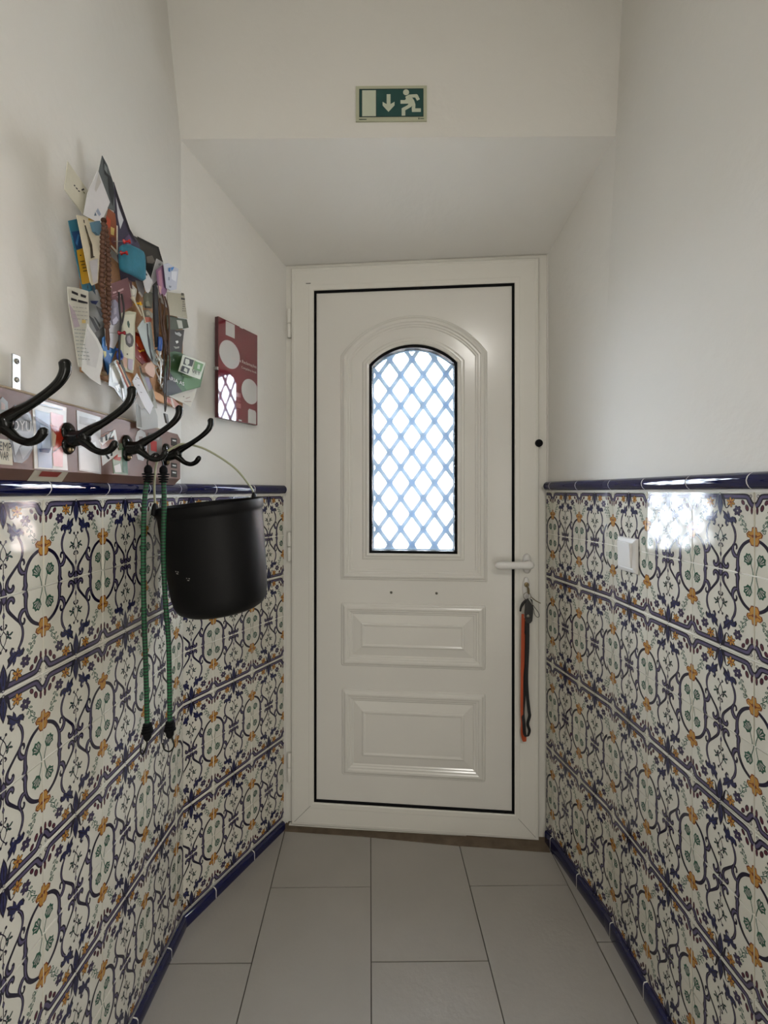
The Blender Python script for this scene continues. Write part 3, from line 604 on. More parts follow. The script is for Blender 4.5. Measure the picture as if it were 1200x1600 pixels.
# outlines of the pinned papers and of the rack's stickers in wall coordinates: (along the hall, height, distance from the wall)
CARDS = [
 {'name':'photo_print','label':'small dark grey landscape photo,topmost in the paper cluster','cat':'photo','col':'5a6062','poly':[(0.9109,1.9236,0.0198),(0.9235,1.9134,0.0222),(0.9398,1.8854,0.0252),(0.9432,1.8319,0.0258),(0.9235,1.8262,0.0222),(0.8959,1.8531,0.0168)],'t':0.0012,'rough':0.55,'marks':[('2c3034',[(0.9119,1.9191,0.0205),(0.9197,1.9106,0.022),(0.9261,1.8891,0.0232),(0.915,1.8892,0.0211)]),('2a2d30',[(0.9225,1.8944,0.0228),(0.9322,1.8959,0.0246),(0.9404,1.8699,0.0261),(0.9354,1.8376,0.0252),(0.9257,1.8602,0.0234)]),('80888a',[(0.9142,1.9105,0.0216),(0.9205,1.906,0.0228),(0.9221,1.8941,0.0231),(0.9142,1.8977,0.0216)])]},
 {'name':'flyer','label':'tall dark violet flyer curving down behind the teal pouch','cat':'flyer','col':'3f3a4f','poly':[(0.964,1.9071,0.0104),(0.9725,1.8842,0.0134),(0.9842,1.8544,0.0174),(1.0011,1.8253,0.0229),(1.0223,1.8115,0.0294),(1.0395,1.7742,0.0344),(1.0291,1.7254,0.0314),(0.9813,1.7033,0.0164),(0.9725,1.7541,0.0134),(0.9654,1.8455,0.0109)],'t':0.0012,'rough':0.55,'marks':[('c9cad0',[(0.9676,1.8782,0.0123),(0.9747,1.8582,0.0148),(0.9851,1.8383,0.0183),(0.9776,1.8146,0.0158),(0.9718,1.8358,0.0138)]),('5b4a6b',[(0.9876,1.8009,0.0196),(0.9984,1.8153,0.0231),(1.008,1.8008,0.0261),(0.9953,1.7869,0.0221)]),('241f2c',[(0.9625,1.9061,0.0113),(0.971,1.8859,0.0143),(0.9996,1.8272,0.0238),(1.0173,1.8102,0.0293),(1.0124,1.8047,0.0278),(0.9949,1.8217,0.0223),(0.9682,1.8745,0.0133)])]},
 {'name':'leaflet','label':'black leaflet with a grey animal picture right of the teal pouch','cat':'leaflet','col':'35322f','poly':[(1.0274,1.8317,0.0106),(1.0585,1.8374,0.0151),(1.1233,1.8528,0.0235),(1.1411,1.8254,0.0256),(1.1334,1.7656,0.0247),(1.0628,1.726,0.0157),(1.0274,1.7825,0.0106)],'t':0.0012,'rough':0.55,'marks':[('77716c',[(1.0775,1.807,0.0182),(1.0983,1.8208,0.0209),(1.1078,1.8117,0.0221),(1.0936,1.7922,0.0203),(1.0798,1.7945,0.0185)]),('22262a',[(1.066,1.7875,0.017),(1.1026,1.8028,0.0218),(1.0978,1.7726,0.0212),(1.0704,1.7671,0.0176)]),('1b191a',[(1.0441,1.8368,0.0142),(1.1216,1.8534,0.0244),(1.1368,1.8264,0.0262),(1.1291,1.8289,0.0253),(1.1166,1.8461,0.0238),(1.0483,1.8318,0.0148)])]},
 {'name':'photo_print','label':'orange and red photo print with a yellow spot beside the bead strands','cat':'photo','col':'8a4a2a','poly':[(0.9152,1.8197,0.03),(0.9363,1.8223,0.03),(0.9428,1.7918,0.03),(0.945,1.7425,0.03),(0.9152,1.745,0.03),(0.9029,1.7816,0.03)],'t':0.0012,'rough':0.55,'marks':[('c9b46a',[(0.9208,1.7869,0.0304),(0.9335,1.7904,0.0304),(0.9313,1.7747,0.0304),(0.9208,1.7713,0.0304)]),('b04422',[(0.9059,1.8012,0.0307),(0.9204,1.7996,0.0307),(0.9183,1.7816,0.0307),(0.9059,1.7808,0.0307)]),('6a3838',[(0.9199,1.7657,0.0309),(0.9348,1.7727,0.0309),(0.9348,1.7556,0.0309),(0.922,1.7552,0.0309)]),('d8d0be',[(0.9387,1.8,0.0312),(0.9431,1.8013,0.0312),(0.9431,1.7415,0.0312),(0.9195,1.746,0.0312),(0.9216,1.7498,0.0312),(0.9387,1.7485,0.0312)])]},
 {'name':'business_card','label':'white business card with tiny black writing at the top left of the cluster','cat':'card','col':'cfcbb8','poly':[(0.7854,1.8208,0.0402),(0.8549,1.8135,0.0303),(0.8437,1.7586,0.0318),(0.7756,1.7656,0.0417)],'t':0.0012,'rough':0.55,'marks':[('26252a',[(0.8028,1.7916,0.0379),(0.8069,1.795,0.0373),(0.809,1.7935,0.037),(0.8049,1.7902,0.0376)]),('26252a',[(0.8086,1.7921,0.0372),(0.8149,1.794,0.0363),(0.8169,1.7919,0.036),(0.8107,1.7901,0.0369)]),('26252a',[(0.8166,1.7917,0.0363),(0.8229,1.7942,0.0354),(0.8219,1.7917,0.0355),(0.8166,1.7894,0.0363)]),('26252a',[(0.8268,1.7997,0.035),(0.8354,1.8077,0.0338),(0.8376,1.8057,0.0335),(0.829,1.7987,0.0347)]),('6b6f3a',[(0.8329,1.8002,0.0344),(0.8373,1.8019,0.0338),(0.8394,1.7998,0.0335),(0.8351,1.7981,0.0341)])]},
 {'name':'paper_note','label':'white folded note with a small blue grey logo,highest white sheet','cat':'note','col':'cfced0','poly':[(0.8553,1.8548,0.0468),(0.883,1.8121,0.0525),(0.8624,1.7577,0.0483),(0.826,1.7526,0.0402),(0.8338,1.7972,0.042)],'t':0.0012,'rough':0.55,'marks':[('8e97aa',[(0.8547,1.7833,0.0472),(0.8618,1.7756,0.0487),(0.8575,1.7694,0.0478),(0.8506,1.7747,0.0463)]),('4c6076',[(0.8488,1.7724,0.0463),(0.8516,1.7669,0.0469),(0.8461,1.7636,0.0457)]),('b9b6b2',[(0.8554,1.85,0.048),(0.861,1.8357,0.0492),(0.8498,1.8102,0.0468),(0.8471,1.8131,0.0462)])]},
 {'name':'blue_strip_ticket','label':'teal,navy and yellow striped ticket at the left edge of the cluster','cat':'ticket','col':'2f6f86','poly':[(0.804,1.729,0.028),(0.8286,1.7472,0.028),(0.8825,1.6303,0.028),(0.8458,1.611,0.028)],'t':0.0012,'rough':0.55,'marks':[('1c3f70',[(0.8115,1.714,0.0284),(0.8357,1.7302,0.0284),(0.8452,1.7048,0.0284),(0.823,1.6881,0.0284)]),('3d78ac',[(0.821,1.6986,0.0287),(0.8276,1.7198,0.0287),(0.831,1.7182,0.0287),(0.826,1.6967,0.0287)]),('c89a22',[(0.8231,1.6871,0.0289),(0.8445,1.7032,0.0289),(0.8606,1.6597,0.0289),(0.8375,1.6322,0.0289)]),('c89a22',[(0.8372,1.632,0.0292),(0.8602,1.6595,0.0292),(0.8694,1.6516,0.0292),(0.8424,1.6344,0.0292)]),('2a2418',[(0.8316,1.6834,0.0294),(0.8351,1.6852,0.0294),(0.8351,1.6828,0.0294),(0.8316,1.681,0.0294)]),('4a3a18',[(0.8313,1.6715,0.0297),(0.8434,1.6788,0.0297),(0.8434,1.677,0.0297),(0.8313,1.6697,0.0297)]),('4a3a18',[(0.8343,1.6672,0.0299),(0.8448,1.6736,0.0299),(0.8448,1.6718,0.0299),(0.8343,1.6654,0.0299)]),('4a3a18',[(0.8374,1.6628,0.0302),(0.8479,1.6692,0.0302),(0.8479,1.6674,0.0302),(0.8374,1.661,0.0302)]),('4a3a18',[(0.8388,1.6576,0.0304),(0.8493,1.6639,0.0304),(0.8493,1.6621,0.0304),(0.8388,1.6558,0.0304)]),('20384a',[(0.8248,1.7431,0.0307),(0.8281,1.7457,0.0307),(0.8561,1.6696,0.0307),(0.8746,1.6282,0.0307),(0.8653,1.6315,0.0307),(0.8419,1.703,0.0307)]),('20404e',[(0.8486,1.6349,0.0309),(0.8522,1.6365,0.0309),(0.8522,1.6305,0.0309),(0.8486,1.6289,0.0309)])]},
 {'name':'bookmark','label':'cream bookmark printed with a slim dark figure and a yellow line','cat':'bookmark','col':'cfc6ae','poly':[(0.8151,1.7459,0.035),(0.865,1.769,0.0418),(0.8697,1.7253,0.0424),(0.8634,1.6464,0.0416),(0.8495,1.6353,0.0398),(0.845,1.6404,0.0392)],'t':0.0012,'rough':0.55,'marks':[('c29a34',[(0.84,1.7552,0.039),(0.8643,1.7674,0.0422),(0.8643,1.7637,0.0422),(0.84,1.7516,0.039)]),('3b3324',[(0.8281,1.7457,0.0377),(0.8309,1.7462,0.0381),(0.8316,1.7408,0.0382),(0.8295,1.7407,0.0379)]),('3c3526',[(0.8306,1.7366,0.0383),(0.8334,1.7383,0.0387),(0.8407,1.7236,0.0397),(0.8482,1.7111,0.0407),(0.8512,1.6912,0.0411),(0.8558,1.6924,0.0417),(0.8452,1.6833,0.0403),(0.8437,1.7016,0.0401),(0.8363,1.7212,0.0391)]),('6c5f45',[(0.8345,1.7248,0.0392),(0.8374,1.7241,0.0396),(0.8433,1.7109,0.0404),(0.8404,1.7081,0.04)]),('b8b4b4',[(0.84,1.6759,0.0402),(0.8612,1.6915,0.043),(0.8597,1.6471,0.0428),(0.8504,1.6393,0.0416)])]},
 {'name':'clothes_peg','label':'short blue grey peg clipped above the brown beads','cat':'clip','col':'4b6d80','poly':[(0.8208,1.7355,0.06),(0.8405,1.7508,0.06),(0.8479,1.742,0.06),(0.8387,1.7225,0.06),(0.8278,1.7234,0.06)],'t':0.006,'rough':0.55,'marks':[]},
 {'name':'newspaper_clipping','label':'long newspaper clipping with bold headline at the left edge','cat':'clipping','col':'c4c2b6','poly':[(0.799,1.6101,0.0305),(0.8149,1.6161,0.0329),(0.8432,1.6217,0.0369),(0.8462,1.5456,0.0373),(0.8374,1.4953,0.0361),(0.833,1.4776,0.0355),(0.8217,1.4757,0.0339),(0.8108,1.5332,0.0323),(0.8002,1.5836,0.0307)],'t':0.0012,'rough':0.55,'marks':[('25242a',[(0.8063,1.6066,0.0321),(0.8198,1.6079,0.0341),(0.8198,1.6033,0.0341),(0.8063,1.602,0.0321)]),('25242a',[(0.825,1.609,0.0351),(0.8378,1.6111,0.0369),(0.8364,1.6058,0.0367),(0.825,1.6044,0.0351)]),('25242a',[(0.8042,1.5932,0.0324),(0.8163,1.5949,0.0342),(0.8163,1.5915,0.0342),(0.8042,1.5887,0.0324)]),('25242a',[(0.8187,1.5959,0.0348),(0.84,1.6002,0.0378),(0.84,1.5967,0.0378),(0.8187,1.5913,0.0348)]),('a898a0',[(0.7983,1.5817,0.0321),(0.8115,1.5712,0.0341),(0.8225,1.5489,0.0357),(0.8102,1.5421,0.0339),(0.8062,1.5566,0.0333)]),('c8b070',[(0.8263,1.5631,0.0365),(0.8349,1.5651,0.0377),(0.8349,1.5593,0.0377),(0.8263,1.5561,0.0365)]),('8c8a86',[(0.8068,1.5784,0.034),(0.8107,1.5797,0.0346),(0.8107,1.5784,0.0346),(0.8068,1.5771,0.034)]),('8c8a86',[(0.8123,1.5801,0.0351),(0.817,1.5817,0.0358),(0.817,1.5804,0.0358),(0.8123,1.5789,0.0351)]),('8c8a86',[(0.8188,1.5822,0.0364),(0.825,1.5842,0.0373),(0.825,1.5829,0.0373),(0.8188,1.5809,0.0364)]),('8c8a86',[(0.8257,1.5844,0.0376),(0.8286,1.5853,0.0381),(0.8286,1.584,0.0381),(0.8257,1.5831,0.0376)]),('8c8a86',[(0.8308,1.586,0.0387),(0.8352,1.5874,0.0393),(0.8352,1.5861,0.0393),(0.8308,1.5847,0.0387)]),('8c8a86',[(0.805,1.5709,0.0352),(0.813,1.5734,0.0364),(0.813,1.5721,0.0364),(0.805,1.5696,0.0352)]),('8c8a86',[(0.8145,1.5738,0.0369),(0.8219,1.5761,0.038),(0.8219,1.5749,0.038),(0.8145,1.5725,0.0369)]),('8c8a86',[(0.8233,1.5766,0.0385),(0.8298,1.5786,0.0394),(0.8298,1.5773,0.0394),(0.8233,1.5753,0.0385)]),('8c8a86',[(0.8306,1.5788,0.0399),(0.8359,1.5805,0.0406),(0.8359,1.5792,0.0406),(0.8306,1.5775,0.0399)]),('8c8a86',[(0.8036,1.5635,0.0362),(0.8091,1.5652,0.0371),(0.8091,1.5639,0.0371),(0.8036,1.5623,0.0362)]),('8c8a86',[(0.811,1.5657,0.0376),(0.8174,1.5677,0.0386),(0.8174,1.5664,0.0386),(0.811,1.5645,0.0376)]),('8c8a86',[(0.818,1.5679,0.039),(0.8251,1.57,0.04),(0.8251,1.5687,0.04),(0.818,1.5666,0.039)]),('8c8a86',[(0.8268,1.5705,0.0405),(0.8314,1.5719,0.0412),(0.8314,1.5706,0.0412),(0.8268,1.5692,0.0405)]),('8c8a86',[(0.832,1.5721,0.0416),(0.8341,1.5727,0.0418),(0.8341,1.5714,0.0418),(0.832,1.5708,0.0416)]),('8c8a86',[(0.8018,1.556,0.0375),(0.8083,1.558,0.0385),(0.8083,1.5567,0.0385),(0.8018,1.5548,0.0375)]),('8c8a86',[(0.8105,1.5586,0.0391),(0.8172,1.5606,0.0401),(0.8172,1.5593,0.0401),(0.8105,1.5573,0.0391)]),('8c8a86',[(0.8196,1.5613,0.0407),(0.8246,1.5628,0.0414),(0.8246,1.5615,0.0414),(0.8196,1.56,0.0407)]),('8c8a86',[(0.8268,1.5634,0.042),(0.8323,1.565,0.0428),(0.8323,1.5637,0.0428),(0.8268,1.5621,0.042)]),('77807c',[(0.803,1.5373,0.0389),(0.807,1.5384,0.0395),(0.807,1.5372,0.0395),(0.803,1.536,0.0389)]),('77807c',[(0.8076,1.5386,0.0399),(0.8125,1.54,0.0406),(0.8125,1.5387,0.0406),(0.8076,1.5373,0.0399)]),('77807c',[(0.8133,1.5402,0.041),(0.8164,1.5411,0.0415),(0.8164,1.5398,0.0415),(0.8133,1.5389,0.041)]),('77807c',[(0.8177,1.5415,0.042),(0.8257,1.5438,0.0431),(0.8257,1.5425,0.0431),(0.8177,1.5402,0.042)]),('77807c',[(0.8027,1.5306,0.04),(0.8095,1.5326,0.0411),(0.8095,1.5313,0.0411),(0.8027,1.5294,0.04)]),('77807c',[(0.8104,1.5328,0.0415),(0.8161,1.5344,0.0423),(0.8161,1.5331,0.0423),(0.8104,1.5315,0.0415)]),('77807c',[(0.8171,1.5347,0.0428),(0.8209,1.5357,0.0433),(0.8209,1.5345,0.0433),(0.8171,1.5334,0.0428)]),('77807c',[(0.8216,1.5359,0.0437),(0.8256,1.5371,0.0443),(0.8256,1.5358,0.0443),(0.8216,1.5346,0.0437)]),('77807c',[(0.8023,1.524,0.0412),(0.8095,1.526,0.0423),(0.8095,1.5247,0.0423),(0.8023,1.5228,0.0412)]),('77807c',[(0.8116,1.5265,0.0429),(0.8188,1.5285,0.0439),(0.8188,1.5272,0.0439),(0.8116,1.5253,0.0429)]),('77807c',[(0.8197,1.5287,0.0444),(0.8242,1.53,0.045),(0.8242,1.5287,0.045),(0.8197,1.5275,0.0444)]),('77807c',[(0.8023,1.5175,0.0421),(0.8089,1.5193,0.0431),(0.8089,1.518,0.0431),(0.8023,1.5163,0.0421)]),('77807c',[(0.8111,1.5199,0.0437),(0.8188,1.5219,0.0448),(0.8188,1.5206,0.0448),(0.8111,1.5186,0.0437)]),('77807c',[(0.8195,1.522,0.0452),(0.8257,1.5237,0.0461),(0.8257,1.5224,0.0461),(0.8195,1.5208,0.0452)]),('77807c',[(0.8023,1.511,0.043),(0.8077,1.5124,0.0438),(0.8077,1.5112,0.0438),(0.8023,1.5098,0.043)]),('77807c',[(0.8085,1.5126,0.0443),(0.8139,1.514,0.045),(0.8139,1.5127,0.045),(0.8085,1.5114,0.0443)]),('77807c',[(0.8145,1.5141,0.0454),(0.8226,1.5162,0.0466),(0.8226,1.5149,0.0466),(0.8145,1.5129,0.0454)]),('77807c',[(0.8023,1.5045,0.0439),(0.8079,1.5059,0.0448),(0.8079,1.5047,0.0448),(0.8023,1.5033,0.0439)]),('77807c',[(0.809,1.5062,0.0452),(0.8168,1.5081,0.0464),(0.8168,1.5069,0.0464),(0.809,1.5049,0.0452)]),('77807c',[(0.8185,1.5085,0.0469),(0.8263,1.5105,0.048),(0.8263,1.5092,0.048),(0.8185,1.5073,0.0469)]),('77807c',[(0.8023,1.498,0.0448),(0.8077,1.4993,0.0457),(0.8077,1.4981,0.0457),(0.8023,1.4968,0.0448)]),('77807c',[(0.809,1.4996,0.0461),(0.8151,1.5011,0.047),(0.8151,1.4998,0.047),(0.809,1.4984,0.0461)]),('77807c',[(0.8165,1.5014,0.0475),(0.8202,1.5023,0.0481),(0.8202,1.501,0.0481),(0.8165,1.5001,0.0475)]),('77807c',[(0.8213,1.5026,0.0485),(0.8262,1.5037,0.0492),(0.8262,1.5025,0.0492),(0.8213,1.5013,0.0485)]),('77807c',[(0.8019,1.4914,0.046),(0.8048,1.4921,0.0464),(0.8048,1.4909,0.0464),(0.8019,1.4902,0.046)]),('77807c',[(0.8066,1.4925,0.047),(0.8108,1.4935,0.0476),(0.8108,1.4922,0.0476),(0.8066,1.4912,0.047)]),('77807c',[(0.8124,1.4938,0.0482),(0.8179,1.4951,0.0489),(0.8179,1.4938,0.0489),(0.8124,1.4926,0.0482)]),('77807c',[(0.8191,1.4954,0.0494),(0.8259,1.497,0.0504),(0.8259,1.4957,0.0504),(0.8191,1.4941,0.0494)]),('77807c',[(0.8015,1.4848,0.0472),(0.8065,1.4859,0.0479),(0.8065,1.4847,0.0479),(0.8015,1.4836,0.0472)]),('77807c',[(0.8073,1.4861,0.0483),(0.8136,1.4875,0.0492),(0.8136,1.4863,0.0492),(0.8073,1.4849,0.0483)]),('77807c',[(0.8146,1.4877,0.0497),(0.8195,1.4888,0.0504),(0.8195,1.4876,0.0504),(0.8146,1.4865,0.0497)]),('77807c',[(0.8215,1.4893,0.051),(0.8255,1.4902,0.0515),(0.8255,1.4889,0.0515),(0.8215,1.488,0.051)])]},
 {'name':'plastic_sleeve','label':'grey plastic sleeve with dark streaks behind the white note','cat':'sleeve','col':'8d8f8c','poly':[(0.8429,1.618,0.03),(0.8794,1.6414,0.03),(0.9049,1.6171,0.03),(0.911,1.5554,0.03),(0.891,1.5261,0.03),(0.8535,1.5481,0.03)],'t':0.0012,'rough':0.55,'marks':[('2f3032',[(0.8529,1.5816,0.0304),(0.8675,1.5799,0.0304),(0.8943,1.5573,0.0304),(0.8788,1.557,0.0304)]),('26282c',[(0.8671,1.5846,0.0307),(0.8746,1.5838,0.0307),(0.8881,1.5752,0.0307),(0.8861,1.5695,0.0307)]),('1f2a5a',[(0.8576,1.6099,0.0309),(0.8819,1.6201,0.0309),(0.8742,1.6096,0.0309),(0.8612,1.6066,0.0309)]),('4a4a4c',[(0.8739,1.6069,0.0312),(0.8932,1.6073,0.0312),(0.9051,1.5917,0.0312),(0.8892,1.5907,0.0312)]),('5b5c5a',[(0.8697,1.5538,0.0314),(0.8967,1.5759,0.0314),(0.9047,1.5558,0.0314),(0.885,1.5342,0.0314)])]},
 {'name':'paper_note','label':'plain white note with wavy edges low on the left of the cluster','cat':'note','col':'cdcdcb','poly':[(0.825,1.5544,0.0479),(0.8438,1.5329,0.0543),(0.8538,1.5157,0.0575),(0.8525,1.4853,0.0571),(0.8475,1.4661,0.0555),(0.8506,1.4477,0.0565),(0.8308,1.4559,0.0499),(0.815,1.4681,0.0443),(0.8172,1.5067,0.0451)],'t':0.0012,'rough':0.55,'marks':[('bdbdbd',[(0.8233,1.5469,0.0479),(0.8396,1.5291,0.0535),(0.8469,1.5124,0.0559),(0.8396,1.4782,0.0535),(0.8233,1.4796,0.0479),(0.8199,1.5075,0.0467)])]},
 {'name':'ribbon_badge','label':'royal blue ribbon badge with a yellow corner below the red pushpin','cat':'badge','col':'2f6aa8','poly':[(0.8856,1.5493,0.036),(0.9097,1.5677,0.036),(0.9308,1.5423,0.036),(0.918,1.5189,0.036),(0.9035,1.4816,0.036),(0.8856,1.5144,0.036)],'t':0.0012,'rough':0.55,'marks':[('c8c48a',[(0.8869,1.5248,0.0364),(0.8968,1.5266,0.0364),(0.8968,1.5178,0.0364),(0.8908,1.511,0.0364)]),('a8c8d8',[(0.9045,1.5252,0.0366),(0.9169,1.529,0.0366),(0.9127,1.52,0.0366)]),('18283c',[(0.8822,1.5134,0.0369),(0.89,1.5082,0.0369),(0.9,1.4832,0.0369),(0.89,1.4882,0.0369)])]},
 {'name':'wood_slice','label':'thin pale wood slice under the white note','cat':'wood slice','col':'b8986a','poly':[(0.8953,1.4871,0.026),(0.9113,1.49,0.026),(0.9237,1.4881,0.026),(0.9174,1.4826,0.026),(0.9012,1.481,0.026)],'t':0.006,'rough':0.55,'marks':[]},
 {'name':'name_card','label':'maroon card with two lines of faint script in the middle of the cluster','cat':'card','col':'6b4346','poly':[(0.8966,1.6592,0.0441),(0.9478,1.6959,0.0497),(0.9557,1.6699,0.0505),(0.9617,1.6428,0.0511),(0.9287,1.6149,0.0477),(0.9035,1.6063,0.0449)],'t':0.0012,'rough':0.55,'marks':[('b89a9c',[(0.9029,1.6468,0.0453),(0.9135,1.6527,0.0465),(0.9135,1.6501,0.0465),(0.9046,1.6437,0.0455)]),('b89a9c',[(0.9166,1.6554,0.0471),(0.9332,1.668,0.049),(0.9332,1.664,0.049),(0.9185,1.6523,0.0473)]),('a08488',[(0.9126,1.642,0.047),(0.9309,1.6538,0.049),(0.9309,1.6499,0.049),(0.9162,1.6397,0.0474)]),('8a6064',[(0.8999,1.6379,0.0459),(0.9305,1.6589,0.0493),(0.9305,1.6576,0.0493),(0.8999,1.6353,0.0459)])]},
 {'name':'plastic_spoon_bowl','label':'translucent lavender plastic oval over the maroon card','cat':'plastic tag','col':'8f8c9e','poly':[(0.8822,1.6203,0.058),(0.8904,1.6262,0.058),(0.9008,1.623,0.058),(0.9071,1.6103,0.058),(0.905,1.5942,0.058),(0.8966,1.5809,0.058),(0.8863,1.5746,0.058),(0.8802,1.5823,0.058),(0.8782,1.6013,0.058)],'t':0.004,'rough':0.15,'marks':[('c8c6d8',[(0.8816,1.5828,0.0584),(0.8939,1.595,0.0584),(0.9001,1.5898,0.0584),(0.8918,1.5791,0.0584),(0.8836,1.5748,0.0584)]),('a5a2b4',[(0.8832,1.6058,0.0587),(0.8934,1.6124,0.0587),(0.8934,1.5998,0.0587),(0.8852,1.5941,0.0587)])]},
 {'name':'cotton_card','label':'white card with one red pin mark under the lavender plastic oval','cat':'card','col':'c8c6ca','poly':[(0.8903,1.5785,0.038),(0.9147,1.5953,0.038),(0.945,1.6147,0.038),(0.945,1.5801,0.038),(0.9189,1.5386,0.038),(0.8943,1.5372,0.038)],'t':0.0012,'rough':0.55,'marks':[]},
 {'name':'banknote','label':'worn green banknote with a round dark portrait,hung upright','cat':'banknote','col':'a9a990','poly':[(0.9283,1.6148,0.048),(0.9512,1.6278,0.0504),(0.9735,1.6339,0.0526),(0.9693,1.6091,0.0522),(0.9693,1.5749,0.0522),(0.9693,1.534,0.0522),(0.9632,1.501,0.0516),(0.9396,1.4988,0.0492),(0.9283,1.5219,0.048),(0.9264,1.541,0.0478),(0.9283,1.5677,0.048),(0.9301,1.588,0.0482)],'t':0.0012,'rough':0.55,'marks':[('c3c1ab',[(0.9313,1.612,0.0488),(0.9686,1.6279,0.0526),(0.9646,1.6032,0.0522),(0.9625,1.5726,0.052),(0.9646,1.5081,0.0522),(0.9351,1.5055,0.0492),(0.9332,1.576,0.049)]),('2f4a38',[(0.9443,1.6038,0.0504),(0.9481,1.6066,0.0508),(0.9521,1.6,0.0512),(0.9501,1.5912,0.051),(0.9462,1.5925,0.0506),(0.9433,1.5981,0.0503)]),('4a4340',[(0.94,1.5757,0.0503),(0.9516,1.5824,0.0515),(0.9616,1.5791,0.0525),(0.9637,1.569,0.0527),(0.9596,1.5568,0.0523),(0.9497,1.551,0.0513),(0.94,1.5545,0.0503),(0.9371,1.5654,0.05)]),('8f8688',[(0.9434,1.5729,0.0509),(0.9512,1.5769,0.0517),(0.9552,1.5702,0.0521),(0.9532,1.5601,0.0519),(0.9453,1.5589,0.0511),(0.9415,1.5656,0.0507)]),('b4907c',[(0.9278,1.527,0.0496),(0.943,1.5262,0.0512),(0.941,1.5045,0.051),(0.9315,1.5072,0.05)]),('a297a8',[(0.9445,1.5267,0.0516),(0.9603,1.5286,0.0532),(0.9583,1.5051,0.053),(0.9445,1.5041,0.0516)]),('3c3c34',[(0.9383,1.5341,0.0513),(0.944,1.5372,0.0519),(0.944,1.5332,0.0519)])]},
 {'name':'foil_wrapper','label':'shiny red chocolate wrapper with a small yellow bow right of the banknote','cat':'wrapper','col':'7a1f1a','poly':[(0.9849,1.5968,0.042),(1.0023,1.5987,0.042),(1.0336,1.5746,0.042),(1.0584,1.5601,0.042),(1.0417,1.5405,0.042),(1.0256,1.5302,0.042),(1.0023,1.538,0.042),(0.9849,1.5441,0.042)],'t':0.0012,'rough':0.2,'marks':[('b8431f',[(0.9891,1.5899,0.0424),(1.0041,1.5922,0.0424),(1.0248,1.5762,0.0424),(1.0144,1.5643,0.0424),(0.9915,1.574,0.0424)]),('c8902a',[(0.9961,1.5614,0.0427),(1.0062,1.5618,0.0427),(1.0217,1.5709,0.0427),(1.0244,1.566,0.0427),(1.0113,1.5619,0.0427),(1.0062,1.5575,0.0427)]),('d8b8a8',[(0.9906,1.5751,0.0429),(0.9956,1.5711,0.0429),(0.9981,1.5677,0.0429),(0.9931,1.5689,0.0429)]),('d8b8b0',[(1.0002,1.5501,0.0432),(1.0078,1.5481,0.0432),(1.0053,1.5459,0.0432)])]},
 {'name':'paper_tag','label':'pale blue grey strip of paper with a black zigzag cord printed on it','cat':'tag','col':'a9b3b3','poly':[(1.0046,1.6335,0.052),(1.0339,1.6345,0.052),(1.045,1.5856,0.052),(1.0621,1.5432,0.052),(1.045,1.5444,0.052),(1.0177,1.5596,0.052),(0.9969,1.5814,0.052),(0.9794,1.6031,0.052)],'t':0.0012,'rough':0.55,'marks':[('1f2022',[(1.0144,1.6257,0.0524),(1.0197,1.6263,0.0524),(1.0223,1.6042,0.0524),(1.0277,1.5945,0.0524),(1.0332,1.5701,0.0524),(1.0415,1.5551,0.0524),(1.0387,1.5426,0.0524),(1.0305,1.5577,0.0524),(1.0223,1.5783,0.0524),(1.017,1.5995,0.0524)]),('b0604a',[(1.0009,1.6348,0.0526),(1.0327,1.6456,0.0526),(1.0355,1.6379,0.0526),(1.0113,1.626,0.0526)])]},
 {'name':'seashell','label':'rounded peach shell hanging beside the silver charms','cat':'shell','col':'b89684','poly':[(0.9926,1.5212,0.06),(1.0029,1.5325,0.06),(1.0243,1.5414,0.06),(1.0354,1.5358,0.06),(1.0382,1.522,0.06),(1.0298,1.5082,0.06),(1.0162,1.5076,0.06),(0.9977,1.5114,0.06)],'t':0.008,'rough':0.55,'marks':[]},
 {'name':'luggage_tag','label':'small white diamond shaped tag below the teal pouch corner','cat':'tag','col':'c8c8ca','poly':[(0.9947,1.7446,0.056),(1.0156,1.7364,0.056),(1.0374,1.7249,0.056),(1.0156,1.6934,0.056),(1.0051,1.6931,0.056),(0.9947,1.7095,0.056)],'t':0.0012,'rough':0.55,'marks':[('26252a',[(1.0043,1.7324,0.0564),(1.0096,1.7335,0.0564),(1.0096,1.7292,0.0564),(1.0043,1.7281,0.0564)])]},
 {'name':'folded_paper','label':'white folded paper peeking out above the pink photo','cat':'paper','col':'bfc0c4','poly':[(1.0824,1.8049,0.04),(1.1126,1.811,0.04),(1.1034,1.7846,0.04),(1.0795,1.7487,0.04),(1.0594,1.7304,0.04),(1.0594,1.7513,0.04)],'t':0.0012,'rough':0.55,'marks':[('8a8c90',[(1.0905,1.7983,0.0404),(1.1026,1.8028,0.0404),(1.0965,1.7952,0.0404),(1.0875,1.7922,0.0404)])]},
 {'name':'photo_print','label':'narrow pink and purple photo print beside the crumpled blue lettered paper','cat':'photo','col':'84607e','poly':[(1.0564,1.7648,0.052),(1.098,1.8006,0.052),(1.1074,1.7382,0.052),(1.0919,1.7175,0.052),(1.0738,1.7158,0.052),(1.0621,1.7407,0.052)],'t':0.0012,'rough':0.55,'marks':[('a8788a',[(1.0642,1.7656,0.0524),(1.079,1.7773,0.0524),(1.085,1.736,0.0524),(1.073,1.723,0.0524)]),('5c4a6a',[(1.0845,1.7877,0.0526),(1.0967,1.7968,0.0526),(1.1029,1.744,0.0526),(1.0936,1.7398,0.0526)]),('c8a8a0',[(1.0662,1.7335,0.0529),(1.078,1.7359,0.0529),(1.078,1.7176,0.0529),(1.0691,1.7198,0.0529)])]},
